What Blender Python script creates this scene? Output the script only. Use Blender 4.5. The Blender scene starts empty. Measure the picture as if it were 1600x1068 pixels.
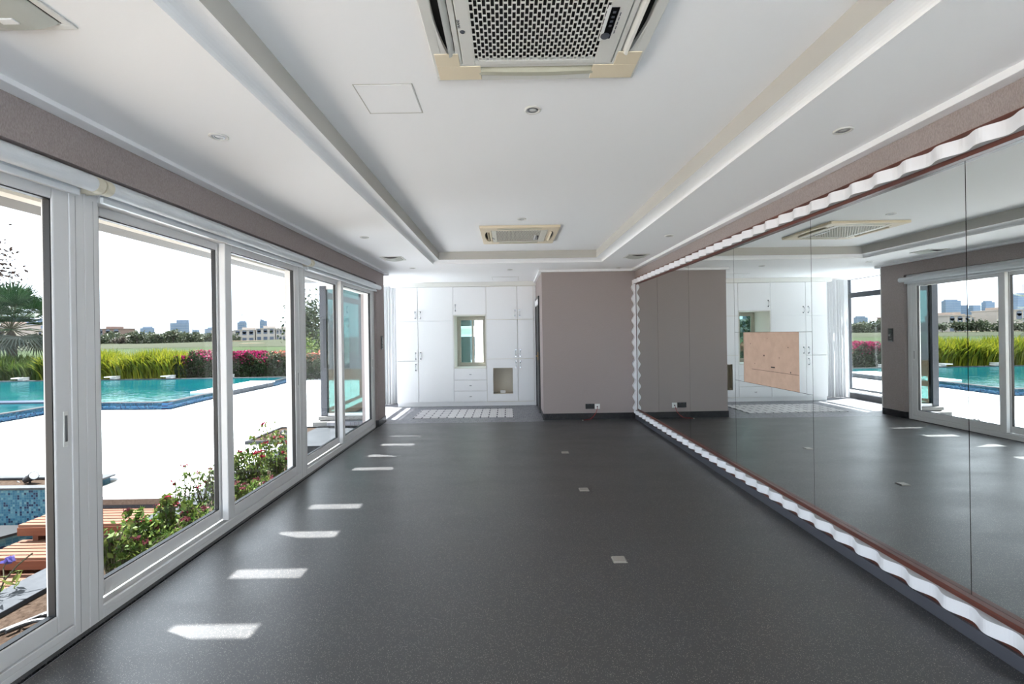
import bpy, bmesh, math, random
import numpy as np
from mathutils import Vector, Matrix
random.seed(7)
rng = np.random.default_rng(11)
S = bpy.context.scene
COL = S.collection
PI = math.pi

# ------------------------------------------------------------------ camera, sky, sun, exposure
cam = bpy.data.cameras.new('camera')
cam.sensor_width = 36.0
cam.lens = 36.0 * 711 / 1600
cam.shift_x = 7 / 1600
cam.shift_y = -12 / 1600
cam.clip_start = 0.02
cam.clip_end = 5000
co = bpy.data.objects.new('camera', cam)
co.location = (0, 0, 1.5)
co.rotation_euler = (Matrix.Rotation(PI / 2, 3, 'X') @ Matrix.Rotation(-0.015, 3, 'Z')).to_euler()
COL.objects.link(co)
S.camera = co
S.view_settings.view_transform = 'Standard'
S.view_settings.look = 'None'
S.view_settings.gamma = 1.0
S.view_settings.exposure = 1.12
S.view_settings.use_curve_mapping = False
S.cycles.diffuse_bounces = 8
S.cycles.max_bounces = 16

w = bpy.data.worlds.new('hazy_sky')
S.world = w
w.use_nodes = True
nt = w.node_tree
nt.nodes.clear()
tc = nt.nodes.new('ShaderNodeTexCoord')
sp = nt.nodes.new('ShaderNodeSeparateXYZ')
rp = nt.nodes.new('ShaderNodeValToRGB')
bg = nt.nodes.new('ShaderNodeBackground')
ow = nt.nodes.new('ShaderNodeOutputWorld')
nt.links.new(tc.outputs['Generated'], sp.inputs[0])
nt.links.new(sp.outputs['Z'], rp.inputs[0])
nt.links.new(rp.outputs[0], bg.inputs[0])
nt.links.new(bg.outputs[0], ow.inputs[0])
els = rp.color_ramp.elements
els[0].position = 0.0
els[0].color = (0.74, 0.84, 0.97, 1)
els[1].position = 1.0
els[1].color = (0.78, 0.88, 1.0, 1)
e = els.new(0.22)
e.color = (0.86, 0.92, 1.0, 1)
bg.inputs[1].default_value = 1.9

SUN_DIR = Vector((-0.5, 0.2, 1.0)).normalized()
sl = bpy.data.lights.new('sun', 'SUN')
sl.energy = 17.0
sl.angle = math.radians(0.7)
sl.color = (1.0, 0.985, 0.965)
so = bpy.data.objects.new('sun', sl)
so.rotation_euler = SUN_DIR.to_track_quat('Z', 'Y').to_euler()
so.location = (-20, 6, 40)
COL.objects.link(so)

# ------------------------------------------------------------------ materials
OUT = 0.27      # outdoor colours darkened so the strong sun and exposure don't blow them out
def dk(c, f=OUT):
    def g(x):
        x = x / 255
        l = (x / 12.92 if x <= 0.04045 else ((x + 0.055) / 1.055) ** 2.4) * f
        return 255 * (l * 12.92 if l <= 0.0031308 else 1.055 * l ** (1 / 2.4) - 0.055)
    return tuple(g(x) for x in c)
def lin(c):
    return tuple((x / 255 / 12.92 if x / 255 <= 0.04045 else ((x / 255 + 0.055) / 1.055) ** 2.4) for x in c) + (1.0,)

def mat(name, rgb, rough=0.5, metal=0.0, spec=0.5, rgb2=None, scale=8.0, detail=3.0, bump=0.0, bscale=None,
        lo=0.35, hi=0.65, stretch=None, sss=0.0):
    m = bpy.data.materials.new(name)
    m.use_nodes = True
    n = m.node_tree
    b = n.nodes['Principled BSDF']
    b.inputs['Base Color'].default_value = lin(rgb)
    b.inputs['Roughness'].default_value = rough
    b.inputs['Metallic'].default_value = metal
    b.inputs['Specular IOR Level'].default_value = spec
    if rgb2 is not None or bump:
        t = n.nodes.new('ShaderNodeTexCoord')
        mp = n.nodes.new('ShaderNodeMapping')
        if stretch:
            mp.inputs['Scale'].default_value = stretch
        n.links.new(t.outputs['Object'], mp.inputs[0])
    if rgb2 is not None:
        nz = n.nodes.new('ShaderNodeTexNoise')
        nz.inputs['Scale'].default_value = scale
        nz.inputs['Detail'].default_value = detail
        n.links.new(mp.outputs[0], nz.inputs['Vector'])
        cr = n.nodes.new('ShaderNodeValToRGB')
        cr.color_ramp.elements[0].position = lo
        cr.color_ramp.elements[1].position = hi
        cr.color_ramp.elements[0].color = lin(rgb)
        cr.color_ramp.elements[1].color = lin(rgb2)
        n.links.new(nz.outputs['Fac'], cr.inputs[0])
        n.links.new(cr.outputs[0], b.inputs['Base Color'])
    if bump:
        nb = n.nodes.new('ShaderNodeTexNoise')
        nb.inputs['Scale'].default_value = bscale or scale
        nb.inputs['Detail'].default_value = 4
        n.links.new(mp.outputs[0], nb.inputs['Vector'])
        bp = n.nodes.new('ShaderNodeBump')
        bp.inputs['Strength'].default_value = bump
        bp.inputs['Distance'].default_value = 0.01
        n.links.new(nb.outputs['Fac'], bp.inputs['Height'])
        n.links.new(bp.outputs[0], b.inputs['Normal'])
    return m

def leafmat(name, cols, rough=0.5, trans=0.25, f=OUT):
    """one colour per leaf (mesh island), a little light through the blade"""
    m = bpy.data.materials.new(name)
    m.use_nodes = True
    n = m.node_tree
    b = n.nodes['Principled BSDF']
    g = n.nodes.new('ShaderNodeNewGeometry')
    cr = n.nodes.new('ShaderNodeValToRGB')
    el = cr.color_ramp.elements
    cols = [dk(c, f) for c in cols]
    k = len(cols)
    el[0].position, el[0].color = 0.0, lin(cols[0])
    el[1].position, el[1].color = 1.0, lin(cols[-1])
    for i in range(1, k - 1):
        x = el.new(i / (k - 1))
        x.color = lin(cols[i])
    n.links.new(g.outputs['Random Per Island'], cr.inputs[0])
    n.links.new(cr.outputs[0], b.inputs['Base Color'])
    b.inputs['Roughness'].default_value = rough
    b.inputs['Specular IOR Level'].default_value = 0.12
    tr = n.nodes.new('ShaderNodeBsdfTranslucent')
    n.links.new(cr.outputs[0], tr.inputs[0])
    mx = n.nodes.new('ShaderNodeMixShader')
    mx.inputs[0].default_value = trans
    n.links.new(b.outputs[0], mx.inputs[1])
    n.links.new(tr.outputs[0], mx.inputs[2])
    n.links.new(mx.outputs[0], n.nodes['Material Output'].inputs[0])
    return m

def glassmat(name, tint, base=0.04, grow=0.7):
    """a clear pane: straight-through light with a mirror-like sheen that grows at grazing angles"""
    m = bpy.data.materials.new(name)
    m.use_nodes = True
    n = m.node_tree
    n.nodes.remove(n.nodes['Principled BSDF'])
    t = n.nodes.new('ShaderNodeBsdfTransparent')
    t.inputs[0].default_value = tint
    g = n.nodes.new('ShaderNodeBsdfGlossy')
    g.inputs['Roughness'].default_value = 0.0
    g.inputs['Color'].default_value = (1, 1, 1, 1)
    lw = n.nodes.new('ShaderNodeLayerWeight')
    lw.inputs[0].default_value = 0.5
    p = n.nodes.new('ShaderNodeMath')
    p.operation = 'POWER'
    p.inputs[1].default_value = 5
    q = n.nodes.new('ShaderNodeMath')
    q.operation = 'MULTIPLY_ADD'
    q.inputs[1].default_value = grow
    q.inputs[2].default_value = base
    mx = n.nodes.new('ShaderNodeMixShader')
    n.links.new(lw.outputs['Facing'], p.inputs[0])
    n.links.new(p.outputs[0], q.inputs[0])
    n.links.new(q.outputs[0], mx.inputs[0])
    n.links.new(t.outputs[0], mx.inputs[1])
    n.links.new(g.outputs[0], mx.inputs[2])
    n.links.new(mx.outputs[0], n.nodes['Material Output'].inputs[0])
    return m

def speckmat(name, base, base2, specks, scale, amount, rough, spec=0.5, wear=None):
    """dark rubber or granite with fine pale flecks"""
    m = mat(name, base, rough, 0, spec)
    n = m.node_tree
    b = n.nodes['Principled BSDF']
    t = n.nodes.new('ShaderNodeTexCoord')
    v = n.nodes.new('ShaderNodeTexVoronoi')
    v.inputs['Scale'].default_value = scale
    n.links.new(t.outputs['Object'], v.inputs['Vector'])
    bw = n.nodes.new('ShaderNodeSeparateColor')
    n.links.new(v.outputs['Color'], bw.inputs[0])
    gt = n.nodes.new('ShaderNodeMath')
    gt.operation = 'GREATER_THAN'
    gt.inputs[1].default_value = 1 - amount
    n.links.new(bw.outputs[0], gt.inputs[0])
    lt = n.nodes.new('ShaderNodeMath')
    lt.operation = 'LESS_THAN'
    lt.inputs[1].default_value = 0.33
    n.links.new(v.outputs['Distance'], lt.inputs[0])
    mu = n.nodes.new('ShaderNodeMath')
    mu.operation = 'MULTIPLY'
    n.links.new(gt.outputs[0], mu.inputs[0])
    n.links.new(lt.outputs[0], mu.inputs[1])
    nz = n.nodes.new('ShaderNodeTexNoise')
    nz.inputs['Scale'].default_value = 2.2
    nz.inputs['Detail'].default_value = 6
    nz.inputs['Roughness'].default_value = 0.65
    mp = n.nodes.new('ShaderNodeMapping')
    mp.inputs['Scale'].default_value = (0.6, 1.6, 1)
    mp.inputs['Rotation'].default_value = (0, 0, 0.3)
    n.links.new(t.outputs['Object'], mp.inputs[0])
    n.links.new(mp.outputs[0], nz.inputs['Vector'])
    cr = n.nodes.new('ShaderNodeValToRGB')
    cr.color_ramp.elements[0].position = 0.3
    cr.color_ramp.elements[1].position = 0.75
    cr.color_ramp.elements[0].color = lin(base)
    cr.color_ramp.elements[1].color = lin(base2)
    n.links.new(nz.outputs['Fac'], cr.inputs[0])
    mx = n.nodes.new('ShaderNodeMix')
    mx.data_type = 'RGBA'
    n.links.new(mu.outputs[0], mx.inputs[0])
    n.links.new(cr.outputs[0], mx.inputs[6])
    mx.inputs[7].default_value = lin(specks)
    n.links.new(mx.outputs[2], b.inputs['Base Color'])
    if wear:
        b.inputs['IOR'].default_value = 1.56
        mr = n.nodes.new('ShaderNodeMapRange')
        mr.inputs[1].default_value = 0.35
        mr.inputs[2].default_value = 0.7
        mr.inputs[3].default_value = wear[0]
        mr.inputs[4].default_value = wear[1]
        n.links.new(nz.outputs['Fac'], mr.inputs[0])
        n.links.new(mr.outputs[0], b.inputs['Roughness'])
        nb = n.nodes.new('ShaderNodeTexNoise')
        nb.inputs['Scale'].default_value = 260
        n.links.new(t.outputs['Object'], nb.inputs['Vector'])
        bp = n.nodes.new('ShaderNodeBump')
        bp.inputs['Strength'].default_value = 0.03
        bp.inputs['Distance'].default_value = 0.004
        n.links.new(nb.outputs['Fac'], bp.inputs['Height'])
        n.links.new(bp.outputs[0], b.inputs['Normal'])
    return m

def mosaicmat(name, cols, tile, grout, axes, rough=0.25):
    """small square glass tiles, each its own colour, pale grout between; axes picks the two object axes of the face"""
    m = mat(name, cols[0], rough, 0, 0.15 if rough > 0.5 else 0.5)
    n = m.node_tree
    b = n.nodes['Principled BSDF']
    t = n.nodes.new('ShaderNodeTexCoord')
    s = n.nodes.new('ShaderNodeSeparateXYZ')
    n.links.new(t.outputs['Object'], s.inputs[0])
    c = n.nodes.new('ShaderNodeCombineXYZ')
    edges = []
    for k, a in enumerate(axes):
        d = n.nodes.new('ShaderNodeMath')
        d.operation = 'DIVIDE'
        d.inputs[1].default_value = tile
        n.links.new(s.outputs[a], d.inputs[0])
        f = n.nodes.new('ShaderNodeMath')
        f.operation = 'FLOOR'
        n.links.new(d.outputs[0], f.inputs[0])
        n.links.new(f.outputs[0], c.inputs[k])
        fr = n.nodes.new('ShaderNodeMath')
        fr.operation = 'FRACT'
        n.links.new(d.outputs[0], fr.inputs[0])
        l = n.nodes.new('ShaderNodeMath')
        l.operation = 'LESS_THAN'
        l.inputs[1].default_value = 0.12
        n.links.new(fr.outputs[0], l.inputs[0])
        edges.append(l)
    wn = n.nodes.new('ShaderNodeTexWhiteNoise')
    wn.noise_dimensions = '3D'
    n.links.new(c.outputs[0], wn.inputs['Vector'])
    cr = n.nodes.new('ShaderNodeValToRGB')
    cr.color_ramp.interpolation = 'CONSTANT'
    el = cr.color_ramp.elements
    el[0].position, el[0].color = 0, lin(cols[0])
    el[1].position, el[1].color = (len(cols) - 1) / len(cols), lin(cols[-1])
    for i in range(1, len(cols) - 1):
        x = el.new(i / len(cols))
        x.color = lin(cols[i])
    n.links.new(wn.outputs['Value'], cr.inputs[0])
    mxx = n.nodes.new('ShaderNodeMath')
    mxx.operation = 'MAXIMUM'
    n.links.new(edges[0].outputs[0], mxx.inputs[0])
    n.links.new(edges[1].outputs[0], mxx.inputs[1])
    mx = n.nodes.new('ShaderNodeMix')
    mx.data_type = 'RGBA'
    n.links.new(mxx.outputs[0], mx.inputs[0])
    n.links.new(cr.outputs[0], mx.inputs[6])
    mx.inputs[7].default_value = lin(grout)
    n.links.new(mx.outputs[2], b.inputs['Base Color'])
    return m

def rugmat():
    m = mat('rug_weave', (205, 203, 204), 0.8)
    n = m.node_tree
    b = n.nodes['Principled BSDF']
    t = n.nodes.new('ShaderNodeTexCoord')
    s = n.nodes.new('ShaderNodeSeparateXYZ')
    n.links.new(t.outputs['Object'], s.inputs[0])
    def band(sock, period, width, off=0.0):
        a = n.nodes.new('ShaderNodeMath'); a.operation = 'ADD'; a.inputs[1].default_value = off + 10 * period
        n.links.new(sock, a.inputs[0])
        d = n.nodes.new('ShaderNodeMath'); d.operation = 'MODULO'; d.inputs[1].default_value = period
        n.links.new(a.outputs[0], d.inputs[0])
        l = n.nodes.new('ShaderNodeMath'); l.operation = 'LESS_THAN'; l.inputs[1].default_value = width
        n.links.new(d.outputs[0], l.inputs[0])
        return l.outputs[0]
    def mul(a, c):
        k = n.nodes.new('ShaderNodeMath'); k.operation = 'MULTIPLY'
        n.links.new(a, k.inputs[0]); n.links.new(c, k.inputs[1])
        return k.outputs[0]
    dash = mul(band(s.outputs[0], 0.151, 0.022), band(s.outputs[1], 0.22, 0.13, 0.05))
    fine = mul(band(s.outputs[0], 0.03, 0.009), band(s.outputs[1], 0.11, 0.05, 0.02))
    mx = n.nodes.new('ShaderNodeMix'); mx.data_type = 'RGBA'
    n.links.new(fine, mx.inputs[0])
    mx.inputs[6].default_value = lin((214, 212, 212)); mx.inputs[7].default_value = lin((172, 168, 172))
    my = n.nodes.new('ShaderNodeMix'); my.data_type = 'RGBA'
    n.links.new(dash, my.inputs[0])
    n.links.new(mx.outputs[2], my.inputs[6]); my.inputs[7].default_value = lin((84, 82, 92))
    n.links.new(my.outputs[2], b.inputs['Base Color'])
    return m

def watermat():
    m = mat('pool_water', (14, 124, 134), 0.06, 0, 0.5)
    n = m.node_tree
    b = n.nodes['Principled BSDF']
    b.inputs['IOR'].default_value = 1.10
    t = n.nodes.new('ShaderNodeTexCoord')
    mp = n.nodes.new('ShaderNodeMapping')
    mp.inputs['Scale'].default_value = (1.0, 1.6, 1)
    n.links.new(t.outputs['Object'], mp.inputs[0])
    nz = n.nodes.new('ShaderNodeTexNoise')
    nz.inputs['Scale'].default_value = 2.6
    nz.inputs['Detail'].default_value = 3
    n.links.new(mp.outputs[0], nz.inputs['Vector'])
    bp = n.nodes.new('ShaderNodeBump')
    bp.inputs['Strength'].default_value = 0.35
    bp.inputs['Distance'].default_value = 0.05
    n.links.new(nz.outputs['Fac'], bp.inputs['Height'])
    n.links.new(bp.outputs[0], b.inputs['Normal'])
    n2 = n.nodes.new('ShaderNodeTexNoise')
    n2.inputs['Scale'].default_value = 0.5
    n.links.new(mp.outputs[0], n2.inputs['Vector'])
    cr = n.nodes.new('ShaderNodeValToRGB')
    cr.color_ramp.elements[0].position = 0.35
    cr.color_ramp.elements[1].position = 0.65
    cr.color_ramp.elements[0].color = lin(dk((8, 112, 128), 0.20))
    cr.color_ramp.elements[1].color = lin(dk((26, 136, 140), 0.20))
    n.links.new(n2.outputs['Fac'], cr.inputs[0])
    n.links.new(cr.outputs[0], b.inputs['Base Color'])
    return m

M = dict(
    ceiling=mat('ceiling_paint', (241, 241, 242), 0.75, spec=0.25),
    tray=mat('tray_edge_paint', (188, 185, 179), 0.7, spec=0.2),
    wallpaper=mat('taupe_wallpaper', (151, 140, 138), 0.85, spec=0.2, rgb2=(168, 157, 155), scale=240, detail=2, bump=0.2, bscale=260, stretch=(1, 1, 0.35)),
    white=mat('white_lacquer', (244, 244, 245), 0.28, spec=0.45),
    trim=mat('white_trim_paint', (238, 238, 240), 0.5),
    cornice=mat('cream_cornice', (228, 227, 222), 0.5),
    frame=mat('white_aluminium', (220, 220, 221), 0.38, spec=0.5),
    gasket=mat('black_gasket', (34, 35, 38), 0.5),
    blind=mat('blind_tube_white', (214, 218, 222), 0.42, rgb2=(220, 224, 228), scale=3),
    ivory=mat('aged_ivory_plastic', (216, 210, 192), 0.5),
    chrome=mat('brushed_chrome', (190, 192, 196), 0.22, metal=1.0),
    floor=speckmat('speckled_rubber_floor', (37, 37, 39), (46, 46, 49), (164, 159, 150), 240, 0.24, 0.45, 1.0, wear=(0.36, 0.44)),
    granite=speckmat('dark_granite', (72, 74, 82), (80, 82, 90), (160, 158, 156), 280, 0.24, 0.3),
    granite_black=speckmat('black_granite', (34, 34, 37), (42, 42, 46), (130, 128, 124), 260, 0.18, 0.2),
    groove=mat('black_groove', (12, 12, 13), 0.6),
    tilefloor=mosaicmat('fine_grey_mosaic', [(118, 118, 124), (104, 104, 110), (128, 128, 134), (96, 96, 104)], 0.035, (140, 140, 146), (0, 1), 0.4),
    rug=rugmat(),
    mirror=mat('mirror_silver', (228, 232, 230), 0.0, metal=1.0),
    mahogany=mat('mahogany_board', (74, 38, 32), 0.35, rgb2=(104, 56, 44), scale=6, detail=5, stretch=(1, 0.15, 9)),
    ribbon=mat('opal_white_acrylic', (236, 236, 240), 0.35),
    mdf=mat('mdf_board', (190, 160, 140), 0.7, rgb2=(200, 170, 150), scale=14, detail=6),
    mdfdark=mat('hole_black', (40, 32, 28), 0.8),
    beige=mat('yellowed_plastic', (224, 210, 184), 0.45),
    acwhite=mat('ac_plastic', (216, 212, 200), 0.45),
    acframe=mat('ac_grey_white_plastic', (212, 211, 206), 0.45),
    cavity=mat('dark_cavity', (14, 13, 12), 0.8),
    vane=mat('vane_plastic', (186, 184, 166), 0.45),
    screen=mat('black_gloss', (14, 15, 18), 0.12),
    greymetal=mat('grey_satin_metal', (150, 152, 154), 0.35, metal=0.8),
    lens=mat('lamp_glass_frosted', (206, 208, 208), 0.25),
    ventface=mat('vent_plate', (178, 180, 172), 0.5),
    inkgrey=mat('ink_grey', (70, 74, 84), 0.6),
    steel=mat('floor_plate_steel', (176, 172, 164), 0.4, metal=0.7),
    blackplastic=mat('black_plastic', (20, 20, 22), 0.35),
    redcord=mat('red_cord', (150, 34, 30), 0.5),
    whiteplastic=mat('white_plastic', (232, 232, 230), 0.4),
    brass=mat('brass', (200, 160, 90), 0.3, metal=1.0),
    doorblack=mat('black_door', (22, 22, 24), 0.4),
    cream=mat('cream_cabinet_inside', (222, 214, 196), 0.6),
    cutedge=mat('cutout_interior', (214, 206, 190), 0.6),
    aluminium=mat('champagne_aluminium', (170, 166, 154), 0.45, metal=0.3),
    darkmullion=mat('dark_bronze_aluminium', (52, 56, 64), 0.4, metal=0.3),
    kerbdark=mat('dark_grey_stone', (88, 88, 92), 0.5),
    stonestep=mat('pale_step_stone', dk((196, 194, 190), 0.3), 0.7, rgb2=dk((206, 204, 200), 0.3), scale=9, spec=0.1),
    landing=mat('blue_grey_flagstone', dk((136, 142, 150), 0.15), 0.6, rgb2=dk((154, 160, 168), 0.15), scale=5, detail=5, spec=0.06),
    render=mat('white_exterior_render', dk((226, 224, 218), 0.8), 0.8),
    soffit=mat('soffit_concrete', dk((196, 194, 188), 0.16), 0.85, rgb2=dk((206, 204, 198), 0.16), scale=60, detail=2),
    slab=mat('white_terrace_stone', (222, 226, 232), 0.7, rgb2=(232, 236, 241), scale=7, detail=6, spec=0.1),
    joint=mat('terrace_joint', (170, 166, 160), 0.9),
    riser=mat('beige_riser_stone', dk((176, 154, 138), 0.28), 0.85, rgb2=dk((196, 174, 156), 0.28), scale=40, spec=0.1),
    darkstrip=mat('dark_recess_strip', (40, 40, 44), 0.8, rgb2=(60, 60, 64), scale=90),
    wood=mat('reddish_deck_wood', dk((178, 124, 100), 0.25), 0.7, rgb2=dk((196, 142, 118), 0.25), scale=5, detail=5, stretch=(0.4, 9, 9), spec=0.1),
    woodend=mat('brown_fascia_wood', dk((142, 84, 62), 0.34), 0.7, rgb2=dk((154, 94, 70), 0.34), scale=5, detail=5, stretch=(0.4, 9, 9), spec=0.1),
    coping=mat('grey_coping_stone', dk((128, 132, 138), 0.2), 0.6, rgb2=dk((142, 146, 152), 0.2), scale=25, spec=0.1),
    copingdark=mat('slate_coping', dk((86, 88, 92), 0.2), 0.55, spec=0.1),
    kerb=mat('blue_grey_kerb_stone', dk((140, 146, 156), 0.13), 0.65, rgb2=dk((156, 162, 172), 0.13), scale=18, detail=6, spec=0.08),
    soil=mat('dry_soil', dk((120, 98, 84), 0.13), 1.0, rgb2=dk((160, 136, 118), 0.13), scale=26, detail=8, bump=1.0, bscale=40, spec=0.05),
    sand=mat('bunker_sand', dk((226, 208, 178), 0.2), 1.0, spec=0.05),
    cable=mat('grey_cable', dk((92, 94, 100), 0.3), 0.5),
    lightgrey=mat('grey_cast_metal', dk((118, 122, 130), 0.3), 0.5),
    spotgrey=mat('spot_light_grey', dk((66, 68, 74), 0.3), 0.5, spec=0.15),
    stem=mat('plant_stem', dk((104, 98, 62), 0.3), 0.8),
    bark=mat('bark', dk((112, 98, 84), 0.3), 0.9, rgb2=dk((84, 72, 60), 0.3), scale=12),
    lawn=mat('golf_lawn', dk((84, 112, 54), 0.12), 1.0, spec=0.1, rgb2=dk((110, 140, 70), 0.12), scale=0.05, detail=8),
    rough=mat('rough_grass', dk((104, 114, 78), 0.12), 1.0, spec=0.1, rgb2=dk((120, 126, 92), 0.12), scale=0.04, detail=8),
    ground=mat('garden_ground', (140, 124, 104), 1.0, spec=0.1),
    poolmosaic_y=mosaicmat('pool_mosaic_long', [dk(c, 0.2) for c in [(38, 118, 176), (60, 140, 196), (90, 166, 214), (120, 184, 220), (24, 44, 104), (50, 130, 190), (44, 126, 182)]], 0.036, dk((120, 170, 200), 0.2), (0, 2), 0.6),
    poolmosaic_x=mosaicmat('pool_mosaic_cross', [dk(c, 0.2) for c in [(38, 118, 176), (60, 140, 196), (90, 166, 214), (120, 184, 220), (24, 44, 104), (50, 130, 190), (44, 126, 182)]], 0.036, dk((120, 170, 200), 0.2), (1, 2), 0.6),
    mosaic=mosaicmat('planter_mosaic', [dk(c, 0.27) for c in [(62, 140, 176), (78, 154, 188), (96, 168, 198), (120, 184, 206), (150, 202, 214), (70, 146, 182), (36, 56, 104), (86, 160, 190), (66, 142, 178), (128, 188, 208)]], 0.0285, dk((132, 176, 196), 0.27), (0, 2), 0.6),
    mosaic_side=mosaicmat('planter_mosaic_side', [dk(c, 0.27) for c in [(62, 140, 176), (78, 154, 188), (96, 168, 198), (120, 184, 206), (150, 202, 214), (70, 146, 182), (36, 56, 104), (86, 160, 190)]], 0.0285, dk((132, 176, 196), 0.27), (1, 2), 0.6),
    water=watermat(),
    poolfloor=mat('pool_ledge_blue', dk((70, 110, 170), 0.12), 0.3),
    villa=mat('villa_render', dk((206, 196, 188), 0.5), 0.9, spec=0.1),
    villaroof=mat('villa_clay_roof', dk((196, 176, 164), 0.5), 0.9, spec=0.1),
    villawin=mat('villa_window_dark', (72, 80, 96), 0.3),
    tower=mat('tower_haze_blue', dk((150, 170, 196), 0.38), 0.35, rgb2=dk((164, 184, 208), 0.38), scale=0.05, spec=0.1),  # distance haze put into the base colour as pale blue
    towerband=mat('tower_band_hazed', dk((186, 200, 216), 0.36), 0.7, spec=0.1),  # bands carry the haze in their colour too
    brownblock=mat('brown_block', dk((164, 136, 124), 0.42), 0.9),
    crane=mat('crane_steel', (150, 150, 158), 0.7),
    glass=glassmat('clear_door_glass', (0.975, 0.99, 0.988, 1), 0.02, 0.55),
    tealglass=glassmat('teal_tinted_glass', (0.18, 0.31, 0.30, 1), 0.05, 0.5),
    tealpane=glassmat('pale_teal_glass', (0.55, 0.72, 0.70, 1), 0.05, 0.5),
    leaf_dark=leafmat('bougainvillea_leaves', [(34, 52, 30), (50, 70, 40), (70, 88, 52), (40, 58, 34), (84, 70, 64)], f=0.5),
    bloom_pink=leafmat('magenta_bracts', [(206, 30, 110), (226, 60, 140), (188, 24, 90), (230, 96, 150)], trans=0.4),
    bloom_orange=leafmat('orange_bracts', [(240, 120, 100), (250, 170, 130), (226, 84, 90), (250, 200, 160)], trans=0.4),
    blade=leafmat('yellow_grass_blades', [(92, 116, 34), (150, 160, 44), (196, 190, 60), (110, 132, 40), (172, 176, 52), (74, 98, 36)], trans=0.3, f=0.42),
    blade_green=leafmat('green_grass_blades', [(62, 92, 36), (86, 116, 44), (110, 134, 52), (70, 98, 50), (140, 150, 64)], trans=0.3, f=0.34),
    palm=leafmat('fan_palm_leaf', [(46, 84, 48), (62, 102, 58), (84, 120, 76), (54, 92, 60)], trans=0.15),
    palm_dry=leafmat('dry_palm_leaf', [(110, 122, 112), (136, 140, 124), (92, 108, 96)], trans=0.1),
    tree_leaf=leafmat('tree_leaves', [(40, 62, 30), (64, 88, 44), (96, 116, 66), (50, 74, 38)]),
    brown_leaf=leafmat('brown_leaves', [(70, 54, 48), (92, 70, 60), (56, 46, 42)]),
    far_leaf=leafmat('far_tree_leaves_hazed', [(72, 84, 62), (92, 102, 76), (62, 74, 60), (104, 106, 84)], f=0.46),  # leaf colours lifted to hold the distance haze
    far_leaf2=leafmat('far_tree_leaves_hazed_brown', [(104, 98, 86), (86, 84, 76), (120, 108, 96)], f=0.46),  # grey-brown variant, haze likewise mixed into the colour
    plant_leaf=leafmat('planter_leaves', [(64, 96, 40), (96, 124, 52), (130, 148, 70), (78, 108, 50), (150, 156, 84)], f=0.5),
    petal=leafmat('crimson_petals', [(196, 24, 70), (214, 50, 90), (168, 30, 66)], trans=0.35),
    petal_pale=leafmat('dusky_pink_petals', [(150, 70, 84), (176, 96, 106), (130, 64, 74)], trans=0.3),
    petal_violet=leafmat('violet_petals', [(124, 116, 220), (146, 138, 232)], trans=0.35),
    curtain=None,
)
def curtainmat():
    m = mat('sheer_curtain', (226, 226, 228), 0.9, spec=0.1)
    n = m.node_tree
    b = n.nodes['Principled BSDF']
    tr = n.nodes.new('ShaderNodeBsdfTranslucent')
    tr.inputs[0].default_value = lin((214, 215, 218))
    mx = n.nodes.new('ShaderNodeMixShader')
    mx.inputs[0].default_value = 0.3
    n.links.new(b.outputs[0], mx.inputs[1])
    n.links.new(tr.outputs[0], mx.inputs[2])
    n.links.new(mx.outputs[0], n.nodes['Material Output'].inputs[0])
    return m
M['curtain'] = curtainmat()

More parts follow.
